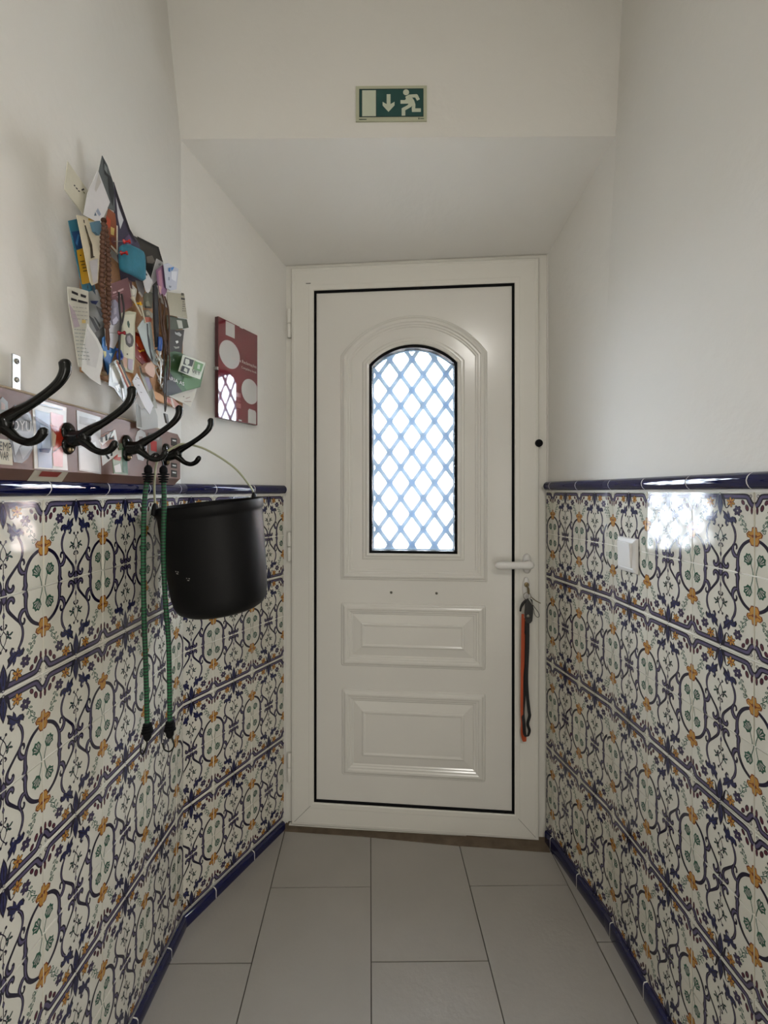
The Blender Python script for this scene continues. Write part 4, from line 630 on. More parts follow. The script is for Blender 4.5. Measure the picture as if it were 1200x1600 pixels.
 {'name':'crumpled_wrapper','label':'crumpled white wrapper with blue lettering at the right edge','cat':'wrapper','col':'c5c9d6','poly':[(1.083,1.7915,0.058),(1.1015,1.8039,0.058),(1.1273,1.8089,0.058),(1.1543,1.8158,0.058),(1.1474,1.7801,0.058),(1.144,1.7592,0.058),(1.1143,1.7428,0.058),(1.0953,1.7406,0.058),(1.0891,1.7685,0.058)],'t':0.003,'rough':0.55,'marks':[('3f78b8',[(1.1007,1.7911,0.0584),(1.1102,1.7973,0.0584),(1.1102,1.7864,0.0584),(1.1007,1.7833,0.0584)]),('3f78b8',[(1.1129,1.7986,0.0587),(1.1293,1.8083,0.0587),(1.126,1.8019,0.0587),(1.1162,1.7908,0.0587)]),('8890a0',[(1.0997,1.7689,0.0589),(1.106,1.7719,0.0589),(1.106,1.7641,0.0589),(1.0997,1.7611,0.0589)]),('8890a0',[(1.1024,1.7499,0.0592),(1.1151,1.7542,0.0592),(1.1119,1.748,0.0592),(1.1024,1.7453,0.0592)]),('e0e2ea',[(1.1146,1.79,0.0594),(1.1445,1.8045,0.0594),(1.1377,1.7756,0.0594),(1.1146,1.7712,0.0594)])]},
 {'name':'beige_card','label':'beige card with a column of tiny print at its right side','cat':'card','col':'a8a28e','poly':[(1.1397,1.7508,0.036),(1.1869,1.7682,0.036),(1.2343,1.7872,0.036),(1.242,1.7573,0.036),(1.2536,1.7267,0.036),(1.1975,1.7104,0.036),(1.1462,1.6956,0.036)],'t':0.0012,'rough':0.55,'marks':[('55524a',[(1.2148,1.7812,0.0364),(1.2297,1.7869,0.0364),(1.2297,1.78,0.0364),(1.2148,1.7744,0.0364)]),('2f2e2c',[(1.2142,1.7682,0.0366),(1.2367,1.776,0.0366),(1.2367,1.7708,0.0366),(1.2142,1.7631,0.0366)]),('5a574e',[(1.2211,1.7608,0.0369),(1.2335,1.7657,0.0369),(1.2335,1.7634,0.0369),(1.2211,1.7586,0.0369)]),('5a574e',[(1.2206,1.7546,0.0371),(1.2379,1.7613,0.0371),(1.2379,1.7591,0.0371),(1.2206,1.7523,0.0371)]),('5a574e',[(1.22,1.7483,0.0374),(1.2356,1.7543,0.0374),(1.2356,1.7521,0.0374),(1.22,1.7461,0.0374)]),('5a574e',[(1.2195,1.7421,0.0376),(1.2278,1.7453,0.0376),(1.2278,1.743,0.0376),(1.2195,1.7399,0.0376)]),('5a574e',[(1.2324,1.747,0.0379),(1.2378,1.749,0.0379),(1.2378,1.7468,0.0379),(1.2324,1.7447,0.0379)]),('5a574e',[(1.2184,1.7356,0.0381),(1.2269,1.7388,0.0381),(1.2269,1.7366,0.0381),(1.2184,1.7334,0.0381)]),('5a574e',[(1.2291,1.7397,0.0384),(1.2367,1.7425,0.0384),(1.2367,1.7402,0.0384),(1.2291,1.7374,0.0384)])]},
 {'name':'voucher','label':'grey green voucher with a white label below the beige card','cat':'voucher','col':'4c5346','poly':[(1.1518,1.6977,0.03),(1.2102,1.7119,0.03),(1.263,1.7285,0.03),(1.2749,1.7097,0.03),(1.2175,1.6838,0.03),(1.155,1.66,0.03)],'t':0.0012,'rough':0.55,'marks':[('b8b8ac',[(1.2022,1.7038,0.0304),(1.2314,1.7131,0.0304),(1.2389,1.695,0.0304),(1.213,1.6856,0.0304)])]},
 {'name':'playing_leaflet','label':'dark leaflet printed with white bone shapes','cat':'leaflet','col':'383634','poly':[(1.1502,1.6615,0.034),(1.1981,1.6753,0.034),(1.2387,1.6914,0.034),(1.2274,1.6441,0.034),(1.2236,1.6223,0.034),(1.1875,1.6146,0.034),(1.1535,1.6042,0.034)],'t':0.0012,'rough':0.55,'marks':[('a8a8a8',[(1.1832,1.6666,0.0344),(1.1938,1.667,0.0344),(1.2081,1.6737,0.0344),(1.2228,1.6719,0.0344),(1.2154,1.6643,0.0344),(1.2009,1.6627,0.0344),(1.1867,1.6612,0.0344)]),('dcdcd8',[(1.1862,1.6426,0.0347),(1.2003,1.649,0.0347),(1.2039,1.6451,0.0347),(1.1932,1.6382,0.0347)]),('98988e',[(1.1753,1.6258,0.0349),(1.1927,1.6296,0.0349),(1.207,1.6359,0.0349),(1.207,1.6308,0.0349),(1.1857,1.6224,0.0349)])]},
 {'name':'clinic_flyer','label':'green and black curved flyer with white capital letters','cat':'flyer','col':'3c5c38','poly':[(1.1597,1.6094,0.0309),(1.1984,1.618,0.0389),(1.2245,1.6174,0.0439),(1.3168,1.6209,0.0594),(1.2912,1.5464,0.0554),(1.2245,1.5208,0.0439),(1.1691,1.497,0.0329),(1.1395,1.5004,0.0264),(1.1461,1.5535,0.0279)],'t':0.0012,'rough':0.55,'marks':[('222324',[(1.1543,1.5638,0.0303),(1.1682,1.5511,0.0333),(1.1875,1.531,0.0373),(1.2104,1.5159,0.0418),(1.1543,1.4922,0.0303),(1.1365,1.4997,0.0263),(1.1431,1.5366,0.0278)]),('4c7344',[(1.2231,1.567,0.0446),(1.2991,1.572,0.0576),(1.2835,1.5465,0.0551),(1.2285,1.5234,0.0456),(1.2073,1.5391,0.0416)]),('6d8b62',[(1.2093,1.5617,0.0423),(1.2678,1.566,0.0528),(1.2678,1.5634,0.0528),(1.2093,1.5583,0.0423)]),('2c4a2c',[(1.1644,1.6026,0.0336),(1.1735,1.6046,0.0355),(1.1735,1.6034,0.0355),(1.1644,1.6014,0.0336)]),('2c4a2c',[(1.1757,1.605,0.0364),(1.1819,1.6064,0.0376),(1.1819,1.6052,0.0376),(1.1757,1.6039,0.0364)]),('2c4a2c',[(1.1861,1.6073,0.0388),(1.1911,1.6084,0.0398),(1.1911,1.6072,0.0398),(1.1861,1.6061,0.0388)]),('2c4a2c',[(1.1642,1.599,0.0346),(1.1775,1.6019,0.0374),(1.1775,1.6007,0.0374),(1.1642,1.5978,0.0346)]),('2c4a2c',[(1.1788,1.6021,0.0381),(1.1891,1.6043,0.0402),(1.1891,1.6032,0.0402),(1.1788,1.6009,0.0381)]),('2c4a2c',[(1.1646,1.5956,0.0354),(1.1697,1.5966,0.0365),(1.1697,1.5955,0.0365),(1.1646,1.5944,0.0354)]),('2c4a2c',[(1.172,1.5971,0.0374),(1.1837,1.5996,0.0398),(1.1837,1.5984,0.0398),(1.172,1.5959,0.0374)]),('2c4a2c',[(1.1863,1.6001,0.0407),(1.1952,1.602,0.0424),(1.1952,1.6008,0.0424),(1.1863,1.5989,0.0407)]),('2c4a2c',[(1.1645,1.592,0.0365),(1.1715,1.5934,0.038),(1.1715,1.5923,0.038),(1.1645,1.5908,0.0365)]),('2c4a2c',[(1.1728,1.5937,0.0386),(1.1826,1.5957,0.0406),(1.1826,1.5946,0.0406),(1.1728,1.5925,0.0386)]),('2c4a2c',[(1.1869,1.5966,0.0419),(1.1952,1.5983,0.0435),(1.1952,1.5972,0.0435),(1.1869,1.5954,0.0419)]),('2c4a2c',[(1.1643,1.5884,0.0375),(1.1727,1.5901,0.0393),(1.1727,1.589,0.0393),(1.1643,1.5872,0.0375)]),('2c4a2c',[(1.1764,1.5908,0.0404),(1.1823,1.592,0.0416),(1.1823,1.5909,0.0416),(1.1764,1.5897,0.0404)]),('2c4a2c',[(1.1843,1.5924,0.0424),(1.1951,1.5947,0.0445),(1.1951,1.5935,0.0445),(1.1843,1.5913,0.0424)]),('2c4a2c',[(1.1642,1.5848,0.0386),(1.173,1.5866,0.0404),(1.173,1.5854,0.0404),(1.1642,1.5836,0.0386)]),('2c4a2c',[(1.1742,1.5868,0.0411),(1.1817,1.5883,0.0426),(1.1817,1.5872,0.0426),(1.1742,1.5856,0.0411)]),('2c4a2c',[(1.1834,1.5886,0.0433),(1.1913,1.5902,0.0449),(1.1913,1.5891,0.0449),(1.1834,1.5875,0.0433)]),('2c4a2c',[(1.164,1.5812,0.0396),(1.1707,1.5825,0.041),(1.1707,1.5814,0.041),(1.164,1.58,0.0396)]),('2c4a2c',[(1.1749,1.5833,0.0423),(1.1885,1.5861,0.045),(1.1885,1.5849,0.045),(1.1749,1.5822,0.0423)]),('2c4a2c',[(1.1897,1.5863,0.0456),(1.1949,1.5873,0.0466),(1.1949,1.5862,0.0466),(1.1897,1.5851,0.0456)])],'text':[('ARIA AS','e2e2de',[(1.1527,1.5357,0.0311),(1.2165,1.5327,0.0441)],6.5)]},
 {'name':'vet_card','label':'small square card reading VET with four animal silhouettes','cat':'card','col':'c3c6b6','poly':[(1.1897,1.6086,0.0531),(1.2383,1.6128,0.0621),(1.2897,1.6151,0.0706),(1.2648,1.5618,0.0666),(1.216,1.56,0.0581),(1.1722,1.5604,0.0496)],'t':0.0012,'rough':0.55,'marks':[('202422',[(1.1965,1.6039,0.055),(1.2345,1.6065,0.062),(1.2261,1.5868,0.0605),(1.1888,1.5832,0.0535)]),('bcc0b0',[(1.1986,1.6011,0.0557),(1.2146,1.6024,0.0587),(1.2146,1.5921,0.0587),(1.2039,1.584,0.0567),(1.196,1.5886,0.0552)]),('5b8452',[(1.2391,1.606,0.0635),(1.2781,1.6082,0.07),(1.2657,1.5834,0.068),(1.2306,1.581,0.062)]),('b7c0b0',[(1.2502,1.6004,0.0657),(1.2621,1.602,0.0677),(1.2591,1.5887,0.0672),(1.2472,1.5873,0.0652)]),('202422',[(1.1841,1.5786,0.054),(1.2156,1.5787,0.06),(1.2075,1.5629,0.0585),(1.1766,1.5616,0.0525)]),('bcc0b0',[(1.1938,1.5762,0.0562),(1.2043,1.574,0.0582),(1.2016,1.5631,0.0577),(1.1887,1.5664,0.0552)])],'text':[('VET','202220',[(1.2243,1.5707,0.0613),(1.262,1.5717,0.0678)],6.5)]},
 {'name':'handwritten_card','label':'cream card with handwritten scribbles at the lower right corner','cat':'card','col':'bdb7a8','poly':[(1.1695,1.4971,0.0229),(1.2316,1.5206,0.0321),(1.303,1.5473,0.0413),(1.2898,1.5189,0.0397),(1.2707,1.488,0.0373),(1.223,1.4911,0.0309)],'t':0.0012,'rough':0.55,'marks':[('6a6258',[(1.2336,1.5089,0.0329),(1.2394,1.5101,0.0337),(1.2394,1.5075,0.0337),(1.2336,1.5063,0.0329)]),('8f7a70',[(1.2448,1.506,0.0347),(1.2661,1.5139,0.0375),(1.2661,1.5121,0.0375),(1.2478,1.5041,0.0351)]),('8f7a70',[(1.2383,1.4959,0.0342),(1.2718,1.5026,0.0386),(1.2718,1.5008,0.0386),(1.2383,1.4942,0.0342)])]},
 {'name':'pink_stub','label':'pink ticket stub tucked under the cream handwritten card','cat':'ticket','col':'b8887a','poly':[(1.1284,1.4852,0.04),(1.1613,1.4888,0.04),(1.1962,1.4791,0.04),(1.1962,1.464,0.04),(1.1681,1.4639,0.04),(1.1479,1.4731,0.04),(1.1284,1.4725,0.04)],'t':0.0012,'rough':0.55,'marks':[('c8bcb0',[(1.1471,1.4875,0.0404),(1.1571,1.4879,0.0404),(1.1741,1.465,0.0404),(1.1604,1.4657,0.0404)]),('a04c40',[(1.1335,1.4831,0.0406),(1.1466,1.4825,0.0406),(1.1466,1.4729,0.0406),(1.1335,1.4735,0.0406)])]},
 {'name':'price_tag','label':'long white paper tag with faint handwriting at the bottom of the cluster','cat':'tag','col':'cdcdd2','poly':[(0.9627,1.5008,0.06),(0.9774,1.4895,0.06),(1.0298,1.4444,0.06),(1.0135,1.4213,0.06),(0.9926,1.4345,0.06),(0.9461,1.4792,0.06)],'t':0.0012,'rough':0.55,'marks':[('77777c',[(0.9548,1.4867,0.0604),(0.9596,1.4879,0.0604),(0.9596,1.4865,0.0604),(0.9548,1.4853,0.0604)]),('77777c',[(0.964,1.4767,0.0606),(0.9713,1.4778,0.0606),(0.9713,1.4764,0.0606),(0.964,1.4754,0.0606)]),('77777c',[(0.9733,1.4639,0.0609),(0.9808,1.4641,0.0609),(0.9808,1.4627,0.0609),(0.9733,1.4625,0.0609)]),('66666c',[(0.9583,1.4916,0.0611),(0.9704,1.4905,0.0611),(0.9704,1.4892,0.0611),(0.9583,1.4902,0.0611)])]},
 {'name':'cloth_label','label':'grey cloth label with lilac print behind the long white tag','cat':'label','col':'9a9a90','poly':[(0.9976,1.5254,0.046),(1.0182,1.5282,0.046),(1.0343,1.5122,0.046),(1.0565,1.4851,0.046),(1.0737,1.4466,0.046),(1.0536,1.4429,0.046),(1.0289,1.4761,0.046),(1.0078,1.4998,0.046)],'t':0.0012,'rough':0.55,'marks':[('8f8aa0',[(1.0175,1.5051,0.0464),(1.0362,1.5098,0.0464),(1.0501,1.4896,0.0464),(1.0362,1.4806,0.0464)]),('7c7c70',[(1.0331,1.477,0.0466),(1.0496,1.485,0.0466),(1.0638,1.4643,0.0466),(1.0496,1.457,0.0466)])]},
 {'name':'clear_bag','label':'small clear plastic bag hanging empty below the cluster','cat':'plastic bag','col':'b9bab8','poly':[(1.0135,1.4499,0.03),(1.0369,1.4369,0.03),(1.0869,1.4582,0.03),(1.1047,1.4336,0.03),(1.1077,1.406,0.03),(1.0422,1.3909,0.03),(1.0161,1.3931,0.03)],'t':0.0012,'rough':0.25,'marks':[('8c8c88',[(1.0128,1.4469,0.0304),(1.0283,1.4412,0.0304),(1.0361,1.3959,0.0304),(1.0154,1.3944,0.0304)])]},
 {'name':'foil_packet','label':'crumpled silver foil packet at the lower left above the coat hooks','cat':'foil','col':'8e9290','poly':[(0.8871,1.4999,0.05),(0.9077,1.5134,0.05),(0.9337,1.4972,0.05),(0.9612,1.4774,0.05),(0.9382,1.4429,0.05),(0.9315,1.4337,0.05),(0.9162,1.4436,0.05),(0.8993,1.4552,0.05),(0.8831,1.4565,0.05)],'t':0.0012,'rough':0.25,'marks':[('c4c8c4',[(0.8905,1.4958,0.0504),(0.9113,1.5067,0.0504),(0.9242,1.4882,0.0504),(0.9155,1.4692,0.0504),(0.8946,1.4642,0.0504)]),('e8eaec',[(0.9024,1.4597,0.0507),(0.9173,1.467,0.0507),(0.9151,1.4536,0.0507),(0.9109,1.4501,0.0507)]),('3a3c3e',[(0.9126,1.4582,0.0509),(0.919,1.4571,0.0509),(0.9212,1.4498,0.0509),(0.9147,1.451,0.0509)]),('e0e2e2',[(0.9229,1.4606,0.0512),(0.9295,1.4608,0.0512),(0.934,1.4421,0.0512),(0.9295,1.4372,0.0512)])]},
 {'name':'flag_ribbon','label':'narrow ribbon striped black,cream and red hanging diagonally','cat':'ribbon','col':'c9b88e','poly':[(0.8945,1.507,0.058),(0.9029,1.5145,0.058),(0.9449,1.4669,0.058),(0.9358,1.4609,0.058)],'t':0.0015,'rough':0.55,'marks':[('20242c',[(0.8987,1.512,0.0584),(0.9043,1.5149,0.0584),(0.9454,1.4684,0.0584),(0.9419,1.4649,0.0584)]),('8a1d20',[(0.8934,1.5067,0.0587),(0.8964,1.5088,0.0587),(0.9381,1.4627,0.0587),(0.9335,1.4604,0.0587)])]},
 {'name':'wooden_peg','label':'pale wooden peg beside the long pink stub','cat':'peg','col':'b8844c','poly':[(1.0603,1.4845,0.044),(1.0895,1.4848,0.044),(1.114,1.4791,0.044),(1.1078,1.4653,0.044),(1.0718,1.4674,0.044),(1.0603,1.474,0.044)],'t':0.01,'rough':0.55,'marks':[]},
 {'name':'wooden_peg','label':'orange wooden peg under the banknote','cat':'peg','col':'b0783c','poly':[(0.9722,1.5047,0.03),(1.0035,1.5087,0.03),(0.9937,1.4879,0.03),(0.9816,1.4823,0.03)],'t':0.01,'rough':0.55,'marks':[]},
 {'name':'photo_strip','label':'grey green photo strip under the black strap','cat':'photo','col':'6b6a58','poly':[(1.0376,1.7001,0.034),(1.0566,1.7158,0.034),(1.0764,1.72,0.034),(1.0735,1.6824,0.034),(1.0349,1.6698,0.034)],'t':0.0012,'rough':0.55,'marks':[('8a8874',[(1.0422,1.6845,0.0344),(1.0559,1.6932,0.0344),(1.0643,1.6847,0.0344),(1.0449,1.6753,0.0344)]),('3a3a34',[(1.0391,1.6744,0.0347),(1.0666,1.6827,0.0347),(1.0666,1.6797,0.0347),(1.0391,1.67,0.0347)])]},
 {'name':'photo_strip','label':'small faded portrait photo below the grey green strip','cat':'photo','col':'8b8878','poly':[(1.024,1.6581,0.04),(1.0455,1.6682,0.04),(1.065,1.667,0.04),(1.0622,1.6539,0.04),(1.0292,1.6429,0.04)],'t':0.0012,'rough':0.55,'marks':[('c0bca8',[(1.0339,1.6592,0.0404),(1.0447,1.6649,0.0404),(1.0502,1.6583,0.0404),(1.0365,1.6515,0.0404)])]},
 {'name':'magnet_figure','label':'pale plastic figure with a dark hood under the teal pouch','cat':'charm','col':'b7b3a6','poly':[(0.9611,1.6899,0.046),(0.973,1.6913,0.046),(0.9876,1.6896,0.046),(0.9851,1.6774,0.046),(0.9802,1.6614,0.046),(0.9682,1.6646,0.046)],'t':0.008,'rough':0.55,'marks':[('4a2026',[(0.9558,1.6956,0.0464),(0.9675,1.697,0.0464),(0.9699,1.6817,0.0464),(0.9628,1.6812,0.0464)]),('dad6c8',[(0.9671,1.6804,0.0466),(0.9791,1.6858,0.0466),(0.9791,1.6747,0.0466),(0.9694,1.6678,0.0466)])]},
 {'name':'pale_leaflet','label':'grey photo leaflet hanging below the teal pouch','cat':'leaflet','col':'8f8d90','poly':[(0.9933,1.7117,0.04),(1.0187,1.7206,0.04),(1.0292,1.7037,0.04),(1.0213,1.6873,0.04),(1.0059,1.692,0.04)],'t':0.0012,'rough':0.55,'marks':[('c8c4c0',[(1.0077,1.6942,0.0404),(1.0206,1.6899,0.0404),(1.018,1.6844,0.0404),(1.0026,1.6892,0.0404)])]},
]
STICKERS = [
 {'label':'grey round portrait sticker with white letters','col':'83858a','poly':[(0.6838,1.3685,0.0222),(0.6977,1.3827,0.0222),(0.7122,1.3844,0.0222),(0.7274,1.3729,0.0222),(0.7338,1.3534,0.0222),(0.7325,1.3202,0.0222),(0.7222,1.3029,0.0222),(0.7098,1.294,0.0222),(0.6954,1.2951,0.0222),(0.6907,1.3161,0.0222),(0.6838,1.3348,0.0222)],'marks':[('5a5c60',[(0.6857,1.364,0.0225),(0.6997,1.3761,0.0225),(0.7219,1.372,0.0225),(0.7296,1.3569,0.0225),(0.7045,1.3671,0.0225)]),('a8aab0',[(0.7043,1.3175,0.0227),(0.7242,1.3296,0.0227),(0.7293,1.3198,0.0227),(0.7116,1.3001,0.0227)]),('c4c6ca',[(0.6922,1.326,0.0229),(0.7016,1.337,0.0229),(0.7089,1.3279,0.0229),(0.6969,1.305,0.0229)])],'text':[('OYU','e4e4e6',[(0.6892,1.3432,0.0234),(0.7271,1.3463,0.0234)],11)]},
 {'label':'small grey round photo sticker','col':'8a8a88','poly':[(0.6639,1.3603,0.0222),(0.666,1.3795,0.0222),(0.6748,1.3907,0.0222),(0.6838,1.3848,0.0222),(0.6849,1.3735,0.0222),(0.6793,1.361,0.0222)],'marks':[('b09a94',[(0.6722,1.3826,0.0225),(0.6789,1.38,0.0225),(0.6789,1.3724,0.0225),(0.6722,1.3712,0.0225)])],'text':[]},
 {'label':'cream sticker reading HEMP WAR','col':'b9b39c','poly':[(0.6575,1.3278,0.0222),(0.6907,1.3278,0.0222),(0.693,1.29,0.0222),(0.6575,1.2907,0.0222)],'marks':[],'text':[('HEMP','2a2924',[(0.6593,1.3113,0.0234),(0.6892,1.3102,0.0234)],9),('WAR','2a2924',[(0.6657,1.2978,0.0234),(0.6846,1.2963,0.0234)],9)]},
 {'label':'tall red,pink and blue poster sticker','col':'cfccc8','poly':[(0.7312,1.4004,0.0222),(0.8074,1.399,0.0222),(0.8058,1.3385,0.0222),(0.8106,1.2877,0.0222),(0.7352,1.2873,0.0222)],'marks':[('e0d4d0',[(0.7335,1.3988,0.0225),(0.8038,1.3972,0.0225),(0.8038,1.3926,0.0225),(0.7335,1.3926,0.0225)]),('8c9cb8',[(0.7358,1.3827,0.0227),(0.7675,1.3819,0.0227),(0.7704,1.3346,0.0227),(0.7733,1.2892,0.0227),(0.7425,1.2897,0.0227)]),('d8a2a6',[(0.7686,1.3842,0.0229),(0.7986,1.3838,0.0229),(0.7986,1.358,0.0229),(0.7701,1.3628,0.0229)]),('a03020',[(0.7669,1.3645,0.0231),(0.7983,1.3579,0.0231),(0.7983,1.3332,0.0231),(0.7742,1.3176,0.0231),(0.7756,1.3418,0.0231)]),('d8a0a4',[(0.7725,1.3153,0.0233),(0.798,1.3309,0.0233),(0.7965,1.2926,0.0233),(0.7754,1.2937,0.0233)]),('b8c6dc',[(0.7455,1.3592,0.0235),(0.7664,1.3579,0.0235),(0.7678,1.3235,0.0235),(0.7496,1.3218,0.0235)]),('2a4a78',[(0.7426,1.3201,0.0237),(0.769,1.3226,0.0237),(0.7633,1.3145,0.0237),(0.7439,1.315,0.0237)]),('4a4866',[(0.7343,1.372,0.0239),(0.763,1.3618,0.0239),(0.763,1.3575,0.0239),(0.7343,1.3658,0.0239)]),('d8c0a8',[(0.7714,1.3543,0.0241),(0.7802,1.3467,0.0241),(0.7772,1.3266,0.0241),(0.7714,1.3282,0.0241)]),('9aa0b0',[(0.7325,1.3944,0.0243),(0.7951,1.3945,0.0243),(0.7951,1.3922,0.0243),(0.7325,1.3913,0.0243)])],'text':[]},
 {'label':'translucent grey sticker sheet','col':'a8a6a4','poly':[(0.8336,1.3991,0.0222),(0.9012,1.3972,0.0222),(0.9032,1.2843,0.0222),(0.8404,1.2891,0.0222)],'marks':[('bdbdbb',[(0.84,1.3304,0.0225),(0.8871,1.3475,0.0225),(0.8988,1.288,0.0225),(0.8434,1.2916,0.0225)]),('8e8c8a',[(0.8397,1.3896,0.0227),(0.8868,1.3899,0.0227),(0.883,1.3744,0.0227),(0.8397,1.3754,0.0227)])],'text':[]},
 {'label':'black and white zigzag lettering sticker','col':'8a5f52','poly':[(0.8953,1.3584,0.0222),(0.9491,1.381,0.0222),(0.9624,1.3503,0.0222),(0.9624,1.3259,0.0222),(0.9032,1.3009,0.0222)],'marks':[('d9d9d6',[(0.8949,1.3508,0.0225),(0.9486,1.3796,0.0225),(0.9619,1.3421,0.0225),(0.9486,1.3489,0.0225),(0.9442,1.367,0.0225),(0.9067,1.3419,0.0225)]),('202020',[(0.9004,1.3565,0.0227),(0.9084,1.36,0.0227),(0.9084,1.3472,0.0227),(0.9004,1.3489,0.0227)]),('202020',[(0.9142,1.3633,0.0229),(0.9203,1.3667,0.0229),(0.9224,1.3539,0.0229),(0.9162,1.3519,0.0229)]),('202020',[(0.9262,1.37,0.0231),(0.9433,1.3775,0.0231),(0.9304,1.3601,0.0231),(0.9433,1.3629,0.0231),(0.9433,1.3589,0.0231),(0.9241,1.3554,0.0231),(0.9347,1.3698,0.0231)]),('d9d9d6',[(0.9015,1.3262,0.0233),(0.9517,1.3492,0.0233),(0.9606,1.3312,0.0233),(0.9055,1.301,0.0233)]),('202020',[(0.9071,1.3292,0.0235),(0.9132,1.331,0.0235),(0.9298,1.3181,0.0235),(0.9235,1.315,0.0235)]),('202020',[(0.9295,1.3364,0.0237),(0.9358,1.3383,0.0237),(0.938,1.324,0.0237),(0.9316,1.3222,0.0237)])],'text':[]},
 {'label':'small green and red skull sticker','col':'7a8a76','poly':[(0.9361,1.3476,0.0222),(0.9879,1.3557,0.0222),(0.995,1.2864,0.0222),(0.9447,1.2873,0.0222)],'marks':[('b03a30',[(0.9421,1.3296,0.0225),(0.971,1.3321,0.0225),(0.9665,1.3153,0.0225),(0.9442,1.3165,0.0225)]),('d0d0cc',[(0.9571,1.3363,0.0227),(0.9707,1.3389,0.0227),(0.9707,1.3238,0.0227),(0.9571,1.3228,0.0227)]),('2e5a44',[(0.9726,1.3432,0.0229),(0.9891,1.3447,0.0229),(0.9938,1.2892,0.0229),(0.975,1.2912,0.0229)]),('c8c8c4',[(0.9433,1.3031,0.0231),(0.9654,1.3098,0.0231),(0.97,1.291,0.0231),(0.9476,1.29,0.0231)])],'text':[]},
 {'label':'white oval sticker','col':'c5c5c5','poly':[(1.0248,1.3712,0.0222),(1.0326,1.3867,0.0222),(1.0457,1.3929,0.0222),(1.0647,1.388,0.0222),(1.073,1.3679,0.0222),(1.0702,1.3404,0.0222),(1.0564,1.3214,0.0222),(1.0352,1.3229,0.0222),(1.0248,1.3424,0.0222)],'marks':[('9a8e8a',[(1.0372,1.3756,0.0225),(1.0532,1.3776,0.0225),(1.0586,1.3574,0.0225),(1.0425,1.3528,0.0225)])],'text':[]},
 {'label':'red and grey square sticker','col':'7a7470','poly':[(1.0786,1.3898,0.0222),(1.1415,1.3851,0.0222),(1.1415,1.3304,0.0222),(1.0815,1.3323,0.0222)],'marks':[('b03838',[(1.0866,1.3724,0.0225),(1.1161,1.3726,0.0225),(1.1161,1.3475,0.0225),(1.0895,1.3482,0.0225)]),('9a9896',[(1.0862,1.3877,0.0227),(1.1311,1.3838,0.0227),(1.1249,1.3768,0.0227),(1.0891,1.3789,0.0227)])],'text':[]},
 {'label':'uppermost small black label at the board end','col':'1d1c1c','poly':[(1.1912,1.3909,0.0222),(1.2213,1.3919,0.0222),(1.2213,1.3721,0.0222),(1.1912,1.3708,0.0222)],'marks':[('c0c0bc',[(1.1958,1.3864,0.0225),(1.2152,1.3869,0.0225),(1.2152,1.3835,0.0225),(1.1958,1.383,0.0225)])],'text':[]},
 {'label':'middle small black label at the board end','col':'1d1c1c','poly':[(1.1912,1.3255,0.0222),(1.2213,1.3248,0.0222),(1.2213,1.3119,0.0222),(1.1912,1.3121,0.0222)],'marks':[('c0c0bc',[(1.1958,1.3207,0.0225),(1.2152,1.3202,0.0225),(1.2152,1.3168,0.0225),(1.1958,1.3174,0.0225)])],'text':[]},
 {'label':'lowest small black label at the board end','col':'1d1c1c','poly':[(1.1912,1.307,0.0222),(1.2213,1.3059,0.0222),(1.2213,1.2878,0.0222),(1.1912,1.2886,0.0222)],'marks':[('c0c0bc',[(1.1958,1.3022,0.0225),(1.2152,1.3013,0.0225),(1.2152,1.2979,0.0225),(1.1958,1.2988,0.0225)])],'text':[]},
]

# ------------------------------------------------------------------ the door
door = bpy.data.objects.new('door_1', None); COL.objects.link(door); door.location = FD.p(LD/2, 0, 0)
struct(door, 'white entrance door with arched lattice glass and two moulded panels')
def dpart(mb, name, label=None, **k):
    o = mb.build(name, door, **k)
    if label: o['label'] = label
    return o
def rectring(u0, u1, z0, z1, n): return [FD.p(u0, z0, n), FD.p(u1, z0, n), FD.p(u1, z1, n), FD.p(u0, z1, n)]
# fixed frame
mb = MB()
T_ = LD-.002
for (a, b, c, d_) in ((-.03, .030, -.02, ZT+.03), (T_-.026, T_+.03, -.02, ZT+.03)): boxf(mb, FD, a, b, c, d_, -.05, -.010, M['door'])
boxf(mb, FD, .028, T_-.024, ZT-.028, ZT+.03, -.05, -.010, M['door'])
dpart(mb, 'door_frame', bevel=.002)
# sash: a mitred ring with a stepped profile
LU0, LU1, LZ0, LZ1 = .022, LD-.026, .012, ZT-.018
def sash_ring(o, n): return rectring(LU0+o, LU1-o, LZ0+o, LZ1-o, n)
GU0, GU1, GZ0, GZ1 = .1075, LD-.1105, .099, 1.994
mb = MB()
rings = [sash_ring(0, -.03), sash_ring(0, .006), sash_ring(.003, .009), sash_ring(.012, .010), sash_ring(.014, .0095), sash_ring(.066, .0095), sash_ring(.068, .010),
         rectring(GU0-.004, GU1+.004, GZ0-.004, GZ1+.004, .010), rectring(GU0, GU1, GZ0, GZ1, .008), rectring(GU0, GU1, GZ0, GZ1, -.03)]
loft(mb, rings, M['door'], False, False)
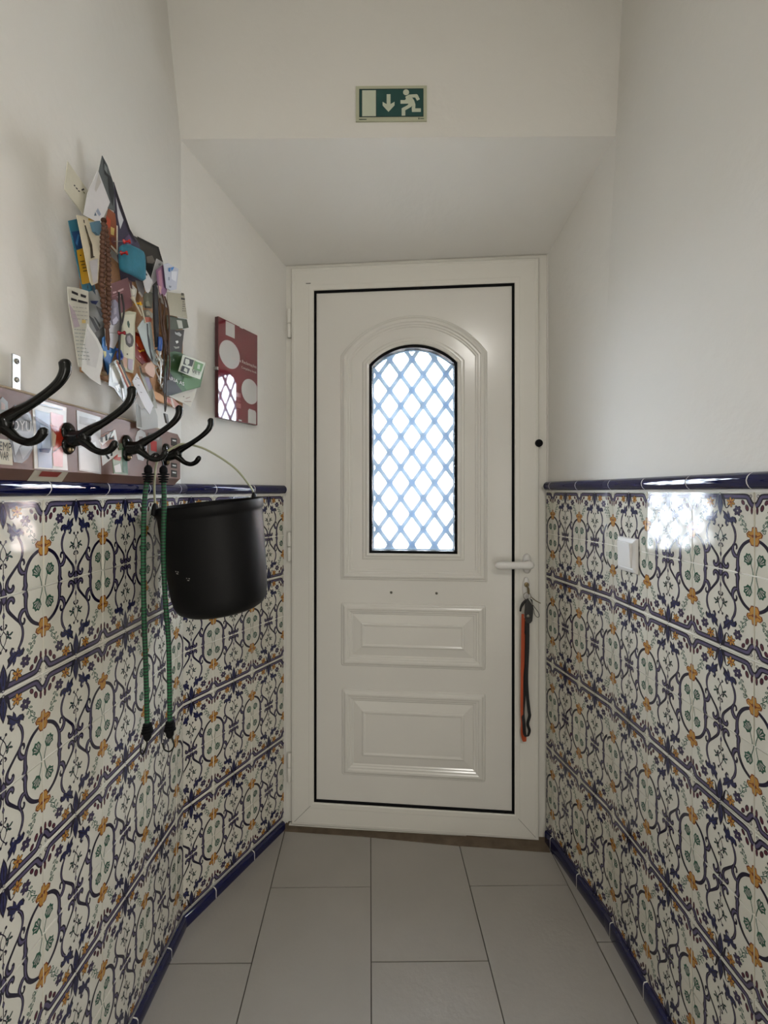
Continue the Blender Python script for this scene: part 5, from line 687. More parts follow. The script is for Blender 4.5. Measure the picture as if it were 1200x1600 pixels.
# mitre joints as fine dark grooves
for (ua, za, ub, zb) in ((LU0+.012, LZ0+.012, GU0-.012, GZ0-.012), (LU1-.012, LZ0+.012, GU1+.012, GZ0-.012)):
    L = math.hypot(ub-ua, zb-za); px, pz = -(zb-za)/L*.0005, (ub-ua)/L*.0005
    decal(mb, [FD.p(ua-px, za-pz, .0103), FD.p(ub-px, zb-pz, .0103), FD.p(ub+px, zb+pz, .0103), FD.p(ua+px, za+pz, .0103)], M['rubber'])
boxf(mb, FD, .078, .096, 2.0195, 2.0215, .0090, .0104, M['rubber'])
dpart(mb, 'sash_frame')
mb = MB()
gk = .0085
loft(mb, [rectring(GU0, GU1, GZ0, GZ1, .0055), rectring(GU0+gk*.5, GU1-gk*.5, GZ0+gk*.5, GZ1-gk*.5, .0075), rectring(GU0+gk, GU1-gk, GZ0+gk, GZ1-gk, .0055), rectring(GU0+gk, GU1-gk, GZ0+gk, GZ1-gk, -.01)], M['rubber'], False, False)
dpart(mb, 'panel_gasket', 'thin black rubber gasket framing the door panel')
# glass outline
CU, HW, SH, AP, BO = .4735, .1600, 1.7150, 1.7850, 1.0245
RG = (HW**2+(AP-SH)**2)/(2*(AP-SH)); CZ = AP-RG
def arch(off, n, N=24):
    hw = HW+off; r = RG+off; bo = BO-off*.93
    sh = CZ+math.sqrt(max(r*r-hw*hw, 1e-6))
    pts = [FD.p(CU-hw, bo, n), FD.p(CU+hw, bo, n)]
    for k in range(1, 5): pts.append(FD.p(CU+hw, bo+(sh-bo)*k/5, n))
    a0 = math.asin(min(1, hw/r))
    for k in range(N+1):
        a = a0-2*a0*k/N; pts.append(FD.p(CU+r*math.sin(a), CZ+r*math.cos(a), n))
    for k in range(4, 0, -1): pts.append(FD.p(CU-hw, bo+(sh-bo)*k/5, n))
    return pts
PU0, PU1, PZ0, PZ1 = GU0+gk, GU1-gk, GZ0+gk, GZ1-gk
mb = MB()
# flat field with the glazed opening cut out
bm = bmesh.new()
ov = [bm.verts.new(p) for p in rectring(PU0, PU1, PZ0, PZ1, .001)]
iv = [bm.verts.new(p) for p in arch(.0, .001)]
es = [bm.edges.new((ov[i], ov[(i+1) % 4])) for i in range(4)]+[bm.edges.new((iv[i], iv[(i+1) % len(iv)])) for i in range(len(iv))]
bmesh.ops.triangle_fill(bm, use_beauty=True, edges=es)
bm.verts.index_update()
mb.add([v.co[:] for v in bm.verts], [[v.index for v in f.verts] for f in bm.faces], M['doorpanel'])
bm.free()
loft(mb, [arch(0, .001), arch(0, -.030)], M['doorpanel'], False, False)
prof = [(.107, .001), (.104, .0045), (.099, .0055), (.095, .009), (.090, .0105), (.084, .0100), (.080, .0070), (.075, .0068), (.071, .0040), (.067, .0038), (.063, .0015), (.026, .0012), (.024, .004), (.019, .0052), (.014, .0052), (.012, .0085), (.007, .0095), (.002, .0085), (.0, .006)]
loft(mb, [arch(o, h) for o, h in prof], M['doorpanel'], False, False)
def panel(u0, u1, z0, z1, sv):
    pr = [(0, .001), (.003, .0045), (.008, .0055), (.012, .009), (.017, .0108), (.023, .0105), (.027, .0075), (.032, .0072), (.036, .0045), (.040, .0042), (.044, .0015), (.076, .0080), (.079, .0108), (.083, .0112), (.087, .0095), (.090, .0088)]
    def rr(o, h, k=3):
        rad = max(.0005, .008-o*.5); pts = []
        for cu, cz, a0 in ((u1-o-rad, z0+o*sv+rad, -90), (u1-o-rad, z1-o*sv-rad, 0), (u0+o+rad, z1-o*sv-rad, 90), (u0+o+rad, z0+o*sv+rad, 180)):
            for i in range(k+1):
                a = R(a0+90*i/k); pts.append(FD.p(cu+rad*math.cos(a), cz+rad*math.sin(a), h))
        return pts
    loft(mb, [rr(o, h) for o, h in pr], M['doorpanel'], False, True)
panel(.208, .7345, .607, .8405, .95)
panel(.211, .7335, .2045, .5235, 1.0)
dp = dpart(mb, 'door_panel', 'white moulded panel with arched surround and two raised rectangles')
# glass gasket, glass, lattice
mb = MB(); loft(mb, [arch(.001, .0055), arch(-.004, .0065), arch(-.010, .0045), arch(-.010, -.028)], M['rubber'], False, False)
dpart(mb, 'glass_gasket', 'black seal around the arched glass')
mb = MB(); prism(mb, arch(-.002, -.012), arch(-.002, -.016), M['glass']); dpart(mb, 'glass_pane', 'clear arched glass')
mb = MB()
# expanded lattice: polygon cells cut as bars crossing, rounded at the crossings
du, dz = .0835, .1150
cu0, cz0 = .4735-.0045, 1.742
NG = -.034
def inside(u, z):
    if abs(u-CU) > HW+.03 or z < BO-.03: return False
    return z < CZ or math.hypot(u-CU, z-CZ) < RG+.03
def bar(u0, z0, u1, z1, w):
    L = math.hypot(u1-u0, z1-z0); px, pz = -(z1-z0)/L, (u1-u0)/L
    ts = [0, .10, .2, .8, .9, 1]; ws = [w*1.6, w*1.15, w, w, w*1.15, w*1.6]
    a = []; b = []
    for t, ww in zip(ts, ws):
        u = u0+(u1-u0)*t; z = z0+(z1-z0)*t
        a.append((u+px*ww/2, z+pz*ww/2)); b.append((u-px*ww/2, z-pz*ww/2))
    poly = a+b[::-1]
    prism(mb, [FD.p(u, z, NG+.0015) for u, z in poly], [FD.p(u, z, NG-.0015) for u, z in poly], M['lattice'])
for i in range(-4, 5):
    for j in range(-9, 3):
        for (ou, oz) in ((0, 0), (du/2, dz/2)):
            u = cu0+i*du+ou; z = cz0+j*dz+oz
            for su in (-1, 1):
                u2 = u+su*du/2; z2 = z-dz/2
                if inside(u, z) and inside(u2, z2): bar(u, z, u2, z2, .0160)
loft(mb, [arch(-.004, NG+.003), arch(-.014, NG+.003), arch(-.014, NG-.003), arch(-.004, NG-.003), arch(-.004, NG+.003)], M['lattice'], False, False)
loft(mb, [arch(.03, NG-.004), arch(-.003, NG-.004), arch(-.003, NG-.006)], M['lattice'], False, False)
dpart(mb, 'lattice_grille', 'pale blue diamond lattice behind the glass')
mb = MB(); pf_ = arch(.028, NG-.010); mb.add(pf_, [list(range(len(pf_)))], M['frost']); dpart(mb, 'outer_glass_pane', 'lightly frosted outer glass behind the lattice')
# hinges
for z0, z1 in ((1.825, 1.932), (.990, 1.098), (.166, .272)):
    mb = MB(); zm = (z0+z1)/2
    for a, b in ((z0, zm-.001), (zm+.001, z1)): lathe(mb, [(0, a), (.0075, a), (.0080, a+.002), (.0080, b-.002), (.0075, b), (0, b)], Matrix.Translation(Vector(FD.p(.0115, 0, -.001))), M['door'], 14)
    lathe(mb, [(.0045, zm-.0012), (.0045, zm+.0012)], Matrix.Translation(Vector(FD.p(.0115, 0, -.001))), M['rubber'], 10)
    boxf(mb, FD, .010, .024, z0+.01, z1-.01, -.008, -.001, M['door'])
    dpart(mb, 'hinge')
# lever handle
mb = MB(); hu, hz = .877, .9945
def oval(u, z, w, h, n, k=24): return [FD.p(u+w*math.cos(2*math.pi*i/k), z+h*(abs(math.sin(2*math.pi*i/k))**.75)*(1 if math.sin(2*math.pi*i/k) >= 0 else -1), n) for i in range(k)]
loft(mb, [oval(hu, hz, .0155, .0355, .010), oval(hu, hz, .0155, .0355, .014), oval(hu, hz, .0135, .0335, .019), oval(hu, hz, .010, .028, .0205)], M['white'], True, True)
rose = dpart(mb, 'handle_plate', 'white oval backplate')
mb = MB(); lathe(mb, [(0, .018), (.012, .018), (.0115, .05), (.010, .052), (0, .052)], frame_mtx(FD, hu, hz+.001, 0), M['white'], 20)
tube(mb, [FD.p(hu+.012, hz+.001, .052), FD.p(hu, hz+.001, .054), FD.p(hu-.03, hz, .056), FD.p(hu-.07, hz-.001, .055), FD.p(hu-.10, hz-.002, .052), FD.p(hu-.113, hz-.002, .050)],
     [.011, .0150, .0122, .0130, .0136, .0085], M['white'], 14, 5, flat=(1, .62))
lv = mb.build('lever', rose)
mb = MB(); lu, lz = .8745, .907
loft(mb, [oval(lu, lz, .0125, .040, .010), oval(lu, lz, .0125, .040, .014), oval(lu, lz, .0105, .038, .0175)], M['white'], True, True)
esc = dpart(mb, 'lock_escutcheon', 'white oval lock plate')
mb = MB(); lathe(mb, [(.0085, .017), (.0085, .021), (.007, .0215), (0, .0215)], frame_mtx(FD, lu, lz+.014, 0), M['brass'], 18)
mb.build('lock_cylinder', esc)
for u, z in ((.3945, .8803), (.5590, .8806)):
    mb = MB(); lathe(mb, [(.0048, .001), (.0046, .003), (.003, .0045), (0, .0048)], frame_mtx(FD, u, z, 0), M['screw'], 14)
    decal(mb, [FD.p(u-.003, z-.0005, .0052), FD.p(u+.003, z-.0005, .0052), FD.p(u+.003, z+.0005, .0052), FD.p(u-.003, z+.0005, .0052)], M['rubber'])
    dpart(mb, 'screw')
mb = MB(); lathe(mb, [(.0135, -.010), (.0135, .012), (.012, .016), (.009, .0165), (.006, .0155), (0, .0155)], frame_mtx(FD, LD-.0265, 1.4215, 0), M['rubber'], 20)
dpart(mb, 'rubber_stop', 'round black rubber stop on the frame')
# threshold
mb = MB()
q = [FD.p(-.01, 0, .032), FD.p(.30, 0, .036), FD.p(.62, 0, .052), FD.p(LD+.0, 0, .058), FD.p(LD, 0, -.06), FD.p(-.01, 0, -.06)]
f1 = [(p[0], p[1], floor_z(p[0])+.0018) for p in q]; f0 = [(p[0], p[1], floor_z(p[0])-.01) for p in q]
prism(mb, f1, f0, M['threshold'])
boxf(mb, FD, .006, LD-.005, -.01, .010, -.05, -.004, M['threshold'])
boxf(mb, FD, .012, LD-.015, .006, .010, -.03, .006, M['door'])
struct(mb.build('trim_5'), 'worn brown threshold strip under the door')

# ------------------------------------------------------------------ outside
mb = MB(); box(mb, -9, 9, 1.95, 12, -.2, -.05, mat('outside_paving', (.50, .46, .40), .8, var=.1, scale=2)); struct(mb.build('ground'), 'pale paving outside the door')
hs = thing('building', 'pale peach house wall seen blurred through the door glass', 'building', (1.6, 7.5, -.05))
mb = MB(); box(mb, -1.0, 6.0, 7.5, 7.8, -.05, 2.1, mat('peach_render', (.80, .50, .36), .9, var=.05, scale=1)); mb.build('wall', hs)
mb = MB(); box(mb, -1.1, 6.1, 7.4, 7.9, 2.1, 2.2, mat('pale_coping', (.8, .76, .7), .8)); mb.build('coping', hs)

# ------------------------------------------------------------------ emergency exit sign
SX = Fr((aL.x, aL.y), (bR.x-aL.x, bR.y-aL.y)).out((bR.y-aL.y, -(bR.x-aL.x)))
sg = thing('exit_sign', 'green emergency exit sign with running figure above the door', 'sign', SX.p(.612, 2.35, .0))
SC = 1.3/710/8
def sp(x, y, n=.0045): return SX.p(.5035+(x-165)*SC, 2.4065-(y-160)*SC, n)
mb = MB()
prism(mb, [sp(165, 600, .004), sp(1050, 600, .004), sp(1050, 160, .004), sp(165, 160, .004)], [sp(165, 600, .0), sp(1050, 600, .0), sp(1050, 160, .0), sp(165, 160, .0)], mat('sign_cream', (.46, .47, .34), .4))
mk = mat('sign_print_dark', (.01, .04, .03), .5)
for x0, x1, y0, y1 in ((205, 300, 572, 582), (945, 958, 560, 582), (965, 1015, 568, 577)):
    decal(mb, [sp(x0, y1, .0043), sp(x1, y1, .0043), sp(x1, y0, .0043), sp(x0, y0, .0043)], mk)
mb.build('sign_plate', sg, fix=False)
mb = MB(); gm = mat('sign_green', (.006, .060, .056), .4); cm = mat('sign_pictogram', (.56, .60, .48), .4)
decal(mb, [sp(208, 550, .0045), sp(1008, 550, .0045), sp(1008, 198, .0045), sp(208, 198, .0045)], gm)
for x0, x1, y0, y1 in ((208, 1008, 198, 207), (208, 1008, 541, 550), (208, 217, 207, 541), (999, 1008, 207, 541), (236, 243, 207, 541), (418, 424, 207, 541)):
    decal(mb, [sp(x0, y1, .0047), sp(x1, y1, .0047), sp(x1, y0, .0047), sp(x0, y0, .0047)], mat('sign_border', (.003, .02, .015), .4))
def pic(pts): decal(mb, [sp(x, y, .0050) for x, y in pts], cm)
pic([(245, 540), (416, 540), (416, 217), (245, 217)])
pic([(550, 268), (598, 268), (598, 392), (648, 362), (648, 408), (573, 488), (500, 408), (500, 362), (550, 392)][::-1])
pic([(792+38*math.cos(a), 246+37*math.sin(a)) for a in [2*math.pi*i/20 for i in range(20)]][::-1])
pic([(783, 300), (830, 275), (925, 270), (937, 280), (963, 335), (928, 352), (905, 312), (868, 312), (893, 350), (908, 400), (905, 447), (975, 447), (975, 492), (865, 492), (862, 440), (868, 415), (852, 430), (782, 470), (782, 537), (737, 537), (737, 445), (812, 405), (822, 388), (722, 388), (722, 343), (775, 343), (790, 330)][::-1])
mb.build('sign_face', sg, fix=False)

# ------------------------------------------------------------------ complaints book on the left reveal
pA, pB = (-.5040, 1.382), (-.4329, 1.552)
FP = Fr(pA, (pB[0]-pA[0], pB[1]-pA[1])).out((pB[1]-pA[1], -(pB[0]-pA[0])))
PW = math.hypot(pB[0]-pA[0], pB[1]-pA[1]); PZ1_, PZ0_ = 1.7830, 1.4760; PH = PZ1_-PZ0_
bk = thing('complaints_book', 'glossy dark red complaints book with pale circles on the left reveal', 'book', FP.p(PW/2, PZ0_, -.012))
cov = mat('red_cover_gloss', (.155, .020, .028), .035, spec=.75, coat=1)
pale = mat('pale_cover_print', (.52, .50, .48), .035, coat=1)
mb = MB(); boxf(mb, FP, 0, PW, PZ0_, PZ1_, -.013, 0, mat('red_cover_edge', (.06, .010, .014), .3)); mb.build('spine_block', bk)
mb = MB()
decal(mb, [FP.p(0, PZ0_, .0003), FP.p(PW, PZ0_, .0003), FP.p(PW, PZ1_, .0003), FP.p(0, PZ1_, .0003)], cov)
def bp(a, b, n=.0005): return FP.p(min(max(a, .012), .988)*PW, PZ1_-min(max(b, 0.008), .992)*PH, n)
decal(mb, [bp(.17, .15), bp(.39, .15), bp(.39, .0), bp(.17, .0)], pale)
decal(mb, [bp(.27+.252*math.cos(a), .335+.142*math.sin(a)) for a in [-2*math.pi*i/32 for i in range(32)]], pale)
decal(mb, [bp(.80+.235*math.cos(a), .65+.135*math.sin(a)) for a in [-2*math.pi*i/32 for i in range(32)]], pale)
decal(mb, [bp(.74, 1), bp(.965, 1), bp(.965, .87), bp(.94, .845), bp(.77, .838), bp(.74, .86)], pale)
ink1 = mat('cover_lettering', (.62, .50, .48), .06, coat=1); ink2 = mat('cover_lettering_dark', (.25, .07, .07), .06, coat=1)
text_poly(mb, 'Livro de Reclamações', ink1, lambda x, y: FP.p(.30*PW+x, PZ1_-.372*PH+y, .0010), .0150, width=.67*PW)
text_poly(mb, 'Complaints book', ink1, lambda x, y: FP.p(.56*PW+x, PZ1_-.430*PH+y, .0010), .0110, width=.41*PW)
lp = mat('cover_faint_print', (.30, .10, .10), .06, coat=1)
for a0, a1, b0, b1 in ((.42, .55, .70, .745), (.42, .55, .78, .785), (.42, .55, .81, .86), (.42, .5, .875, .88)):
    decal(mb, [bp(a0, b1), bp(a1, b1), bp(a1, b0), bp(a0, b0)], lp)
decal(mb, [bp(.49, .993), bp(.57, .993), bp(.57, .978), bp(.49, .978)], pale)
mb.build('cover', bk, fix=False)
mb = MB(); boxf(mb, FP, .52*PW, .60*PW, PZ1_-.002, PZ1_+.002, -.006, .0012, M['white']); mb.build('mounting_clip', bk); mb = MB(); boxf(mb, FP, -.006, .0, PZ1_-.163, PZ1_-.154, -.012, .0005, mat('grey_clip', (.25, .24, .22), .4)); mb.build('mounting_clip', bk)

# ------------------------------------------------------------------ light switch
sw = thing('light_switch', 'white rocker light switch on the patterned right wall', 'switch', FRr.p(.105, 1.087, 0))
mb = MB(); u0, u1, z0, z1 = .064, .148, 1.041, 1.130
def rr(o, n): return [FRr.p(u0+o, z0+o, n), FRr.p(u1-o, z0+o, n), FRr.p(u1-o, z1-o, n), FRr.p(u0+o, z1-o, n)]
loft(mb, [rr(.0, .0), rr(.0, .004), rr(.002, .007), rr(.010, .010), rr(.013, .009)], M['white'], False, True)
mb.build('switch_plate', sw, bevel=.001)
mb = MB(); a, b = u0+.014, u1-.014
prism(mb, [FRr.p(a, z0+.014, .0125), FRr.p(b, z0+.014, .0125), FRr.p(b, z1-.012, .0165), FRr.p(a, z1-.012, .0165)], [FRr.p(a, z0+.014, .006), FRr.p(b, z0+.014, .006), FRr.p(b, z1-.012, .006), FRr.p(a, z1-.012, .006)], M['white'])
mb.build('rocker', sw, bevel=.001)

# ------------------------------------------------------------------ keys hanging from the lock
kc = thing('key_ring', 'key ring with black leather fob and black and rust straps hanging from the lock', 'keys', FD.p(lu, lz, .03))
mb = MB(); boxf(mb, FD, lu-.0012, lu+.0012, lz+.004, lz+.018, .0215, .040, M['brass'])
lathe(mb, [(0, -.0014), (.012, -.0014), (.0125, 0), (.012, .0014), (0, .0014)], Matrix.Translation(Vector(FD.p(lu, lz-.002, .044))) @ Matrix.Rotation(R(90), 4, 'Y') @ Matrix.Rotation(R(0), 4, 'X'), M['brass'], 20)
mb.build('key', kc)
mb = MB()
pts = [FD.p(lu-.004+.0125*math.cos(a), lz-.020+.0125*math.sin(a), .046) for a in [2*math.pi*i/20 for i in range(21)]]
tube(mb, pts, .0011, M['screw'], 8, 2); mb.build('split_ring', kc)
mb = MB()
fobc = [(.0, .0), (.014, -.004), (.017, -.02), (.0175, -.05), (.014, -.078), (.006, -.086), (-.006, -.086), (-.013, -.078), (-.016, -.05), (-.014, -.02), (-.010, -.004)]
mb = MB()
prism(mb, [FD.p(lu+.001+x*.85, lz-.028+z, .050) for x, z in fobc], [FD.p(lu+.001+x*.85, lz-.028+z, .040) for x, z in fobc], M['leather'])
fob = mb.build('leather_fob', kc, bevel=.0015)
mb = MB(); lathe(mb, [(.0062, 0), (.006, .002), (.003, .003), (0, .003)], frame_mtx(FD, lu-.001, lz-.088, .050), M['screw'], 16); mb.build('rivet', fob)
mb = MB(); tube(mb, [FD.p(lu+.0, lz-.026, .053), FD.p(lu+.013, lz-.048, .054)], .0024, M['steel'], 10, 1); mb.build('metal_tube', kc)
mb = MB(); tube(mb, [FD.p(lu+.013, lz-.048, .054), FD.p(lu+.022, lz-.060, .052), FD.p(lu+.033, lz-.075, .050), FD.p(lu+.036, lz-.088, .049), FD.p(lu+.030, lz-.092, .049), FD.p(lu+.021, lz-.082, .050), FD.p(lu+.014, lz-.055, .052)], .0011, M['leather'], 6, 5)
mb.build('cord_loop', kc)
mb = MB(); tube(mb, [FD.p(lu+.008, lz-.022, .045), FD.p(lu+.025, lz-.036, .040), FD.p(lu+.045, lz-.048, .028)], .0016, M['brass'], 6, 3); mb.build('key_blade', kc)
mb = MB(); tube(mb, [FD.p(lu-.008, lz-.034, .044), FD.p(lu-.018, lz-.048, .042), FD.p(lu-.024, lz-.062, .040), FD.p(lu-.026, lz-.075, .040)], [.003, .005, .004, .003], M['leather'], 8, 4); mb.build('swivel_clip', kc)
def ribbon(name, pts, w, m, tw=0, label=None):
    mb = MB(); P = catmull(pts, 6); n = len(P); vs = []
    dd = Vector((FD.d[0], FD.d[1], 0)); nn = Vector((FD.n[0], FD.n[1], 0))
    for i, p in enumerate(P):
        a = tw*math.sin(i/n*9)
        q = dd*math.cos(a)+nn*math.sin(a)
        q2 = nn*math.cos(a)-dd*math.sin(a)
        for s, t in ((-1, 0), (1, 0), (1, 1), (-1, 1)): vs.append(p+q*s*w/2-q2*t*.0012)
    fs = [(i*4+k, i*4+(k+1) % 4, i*4+4+(k+1) % 4, i*4+4+k) for i in range(n-1) for k in range(4)]
    mb.add(vs, fs, m, False); o = mb.build(name, kc)
    if label: o['label'] = label
def K(du_, dz_, n): return FD.p(lu+du_, lz+dz_, n)
ribbon('black_strap', [K(-.001, -.11, .044), K(-.001, -.2, .040), K(-.004, -.30, .037), K(-.002, -.36, .036), K(.004, -.42, .036), K(.006, -.440, .038), K(.000, -.468, .038), K(.006, -.492, .038), K(-.001, -.512, .038), K(-.010, -.505, .036), K(-.012, -.470, .032), K(-.015, -.430, .030), K(-.010, -.36, .028), K(-.006, -.2, .030), K(-.004, -.11, .036)], .011, M['strapblack'], .45)
ribbon('rust_strap', [K(-.017, -.085, .038), K(-.018, -.2, .035), K(-.019, -.32, .033), K(-.019, -.43, .030), K(-.017, -.47, .030), K(-.018, -.505, .030), K(-.013, -.530, .032), K(-.008, -.528, .034), K(-.010, -.49, .030), K(-.015, -.44, .026), K(-.014, -.3, .026), K(-.012, -.1, .032)], .009, M['strapred'], .25, 'rust red strap')

# ------------------------------------------------------------------ coat rack on the left wall
def XL(Y): return -.601+.0183*Y
def WP(Y, Z, n=0): return (XL(Y)+n, Y, Z)
rk = thing('coat_rack', 'brown wooden coat rack board covered in stickers with four black hooks', 'coat rack', WP(.85, 1.27, 0))
mb = MB(); y0, y1 = .30, 1.243
pf = [(.0, 1.268), (.012, 1.268), (.021, 1.285), (.021, 1.4045), (.003, 1.4075), (.0, 1.4075)]
A = [WP(y0, z, n) for n, z in pf]; B = [WP(y1-.016, z, n) for n, z in pf]
C_ = [WP(y1, min(max(z, 1.280), 1.392), n) for n, z in pf]
n = len(pf)
mb.add(A+B+C_, [(i, (i+1) % n, n+(i+1) % n, n+i) for i in range(n)]+[(n+i, n+(i+1) % n, 2*n+(i+1) % n, 2*n+i) for i in range(n)]+[list(range(n)), [2*n+i for i in range(n)]], M['wood'])
bd = mb.build('board', rk)
mb = MB(); mb.add([WP(y0, 1.2845, .0214), WP(y1-.014, 1.2845, .0214), WP(y1-.014, 1.2675, .0124), WP(y0, 1.2675, .0124)], [(0, 1, 2, 3)], M['wooddark']); mb.build('lower_edge', bd, fix=False)
mb = MB(); tube(mb, [WP(y0, 1.4085, .012), WP(.70, 1.4085, .013), WP(.9, 1.409, .010), WP(1.1, 1.4085, .014), WP(1.21, 1.404, .012)], .0022, mat('torn_cardboard', (.42, .34, .24), .8), 6, 4); o_ = mb.build('torn_edge', bd); o_['label'] = 'strip of torn cardboard along the top edge'
def area2(pts): return sum(pts[i][0]*pts[(i+1) % len(pts)][1]-pts[(i+1) % len(pts)][0]*pts[i][1] for i in range(len(pts)))
def face_out(pts):  # (Y,Z,n) outline turned so that it faces the hall
    return pts if area2([(p[0], p[1]) for p in pts]) > 0 else pts[::-1]
def wtext(mb, s, colr, p0, p1, size_px, n_add=0.0):
    # lettering along p0->p1 on the wall side, size given as a share of the run
    w_ = math.hypot(p1[0]-p0[0], p1[1]-p0[1]); dy, dz = (p1[0]-p0[0])/w_, (p1[1]-p0[1])/w_
    h = size_px*.0021
    text_poly(mb, s, paint(colr), lambda x, y: WP(p0[0]+dy*x-dz*y*0, p0[1]+dz*x+y, p0[2]+(p1[2]-p0[2])*x/w_), h, width=w_)
for st in STICKERS:
    mb = MB(); pts = face_out(st['poly'])
    prism(mb, [WP(*p) for p in pts], [WP(p[0], p[1], p[2]-.0015) for p in pts], paint(st['col'], .25))
    for c, q in st['marks']: decal(mb, [WP(*p) for p in face_out(q)], paint(c, .25))
    for s, c, q, h in st['text']: wtext(mb, s, c, q[0], q[1], h)
    o = mb.build('sticker', rk, fix=False); o['label'] = st['label']
# flap of the tall sticker folded under the board
mb = MB(); Ya, Yb = .7355, .8115
prism(mb, [WP(Ya, 1.2845, .0226), WP(Yb, 1.2845, .0226), WP(Yb-.004, 1.267, .0136), WP(Ya-.004, 1.267, .0136)][::-1], [WP(Ya, 1.2845, .0218), WP(Yb, 1.2845, .0218), WP(Yb-.004, 1.267, .0128), WP(Ya-.004, 1.267, .0128)][::-1], paint('a9a292'))
decal(mb, [WP(Ya+.014, 1.2835, .0231), WP(Yb-.016, 1.2835, .0231), WP(Yb-.022, 1.275, .0188), WP(Ya+.012, 1.275, .0188)][::-1], paint('7a2a22'))
o = mb.build('sticker', rk, fix=False); o['label'] = 'folded sticker flap under the board'
def hook(Yc, k):
    mb = MB()
    # wall plate with two lobes and the stem
    for dz_, r_ in ((.012, .017), (-.012, .016)):
        mt = Matrix.Translation(Vector(WP(Yc, 1.344+dz_, .021))) @ Matrix.Rotation(R(90), 4, 'Y')
        lathe(mb, [(r_, 0), (r_, .004), (r_-.003, .007), (0, .008)], mt, M['iron'], 18)
    def Q(n, z, y=0): return WP(Yc+y, z, n)
    tube(mb, [Q(.024, 1.344), Q(.040, 1.345), Q(.058, 1.350)], [.017, .014, .012], M['iron'], 14, 4, flat=(1, .8))
    tube(mb, [Q(.045, 1.346), Q(.062, 1.359), Q(.085, 1.372), Q(.110, 1.389), Q(.128, 1.405), Q(.1365, 1.420), Q(.1365, 1.432), Q(.1355, 1.436)], [.011, .0085, .0065, .0060, .0065, .0075, .0080, .0055], M['iron'], 14, 5)
    tube(mb, [Q(.045, 1.344), Q(.058, 1.334), Q(.070, 1.3245), Q(.085, 1.3200), Q(.098, 1.3245), Q(.1055, 1.334), Q(.1070, 1.3395)], [.010, .0075, .006, .0058, .0060, .0066, .0048], M['iron'], 14, 5)
    h = mb.build('hook', rk)
    h['label'] = ['nearest black double hook, cut by the photo edge', 'second black double hook', 'third black double hook, bungee cords on it', 'farthest black double hook, bucket handle on it'][k]
    mb = MB(); sphere(mb, WP(Yc-.004, 1.324, .030), .0052, M['brass'], 12, 8); mb.build('screw', h)
HY = (.6446, .8097, .990, 1.1616)
for k, y in enumerate(HY): hook(y, k)
mb = MB(); boxf(mb, FL, KL[1]-.7318, KL[1]-.7160, 1.400, 1.468, .0, .0025, M['steel']); br = mb.build('mounting_bracket', rk, bevel=.0008)
for z in (1.4575, 1.4280):
    mb = MB(); lathe(mb, [(.0045, 0), (.0042, .0015), (.0015, .0020), (.001, .0010), (0, .0010)], frame_mtx(FL, KL[1]-.7240, z, .0025), M['screw'], 14); mb.build('screw', br)

# ------------------------------------------------------------------ bungee cords on the third hook
def bungee(label, Yc, n0, pts, hk):
    t = thing('bungee_cord', label, 'bungee cord', WP(Yc, 1.28, n0), 'green and black bungee cords on the third hook')
    mb = MB(); tube(mb, [WP(y, z, n) for y, z, n in pts], .0052, M['bungee'], 10, 6); mb.build('cord', t)
    for (y, z, n), s in ((pts[0], 1), (pts[-1], -1)):
        mb = MB()
        for q in range(4):
            mt = Matrix.Translation(Vector(WP(y, z+s*(.004-q*.0055), n)))
            lathe(mb, [(.004, -.0028), (.0125-.0012*q, -.0014), (.0125-.0012*q, .0010), (.004, .0022)], mt, M['rubber'], 14)
        lathe(mb, [(.0055, 0), (.0085, s*.006), (.008, s*.014), (.004, s*.020), (0, s*.021)], Matrix.Translation(Vector(WP(y, z+s*.003, n))), M['rubber'], 14)
        mb.build('rubber_collar', t)
        mb = MB()
        if s > 0: L = [(0, .016, 0), (0, .030, -.002), hk[0], hk[1], hk[2]]
        else: L = [(0, -.012, 0), (0, -.024, .005), (0, -.040, .009), (0, -.052, .0), (0, -.048, -.012), (0, -.034, -.016)] if hk[3] else [(0, -.012, -.002), (.0, -.03, -.001), (.0, -.045, -.006), (.0, -.053, -.011), (.0, -.045, -.015), (.0, -.030, -.013)]
        tube(mb, [WP(y+a, z+b, n+c) for a, b, c in L], .0017, M['iron'], 8, 5); mb.build('wire_hook', t)
bungee('green black flecked bungee cord hanging nearer the camera on the left', .985, .072,
       [(.985, 1.284, .072), (.983, 1.24, .066), (.982, 1.15, .063), (.982, 1.0, .064), (.984, .88, .067), (.985, .78, .069), (.985, .733, .070)],
       [(.002, .042, .004), (.004, .049, .013), (.004, .040, .020), False])
bungee('green black flecked bungee cord hanging nearer the bucket on the right', .997, .100,
       [(.997, 1.284, .099), (.998, 1.22, .100), (.998, 1.12, .098), (.998, 1.02, .102), (.996, .93, .110), (.995, .84, .113), (.995, .733, .114)],
       [(-.004, .040, -.004), (-.006, .049, -.012), (-.006, .042, -.020), True])

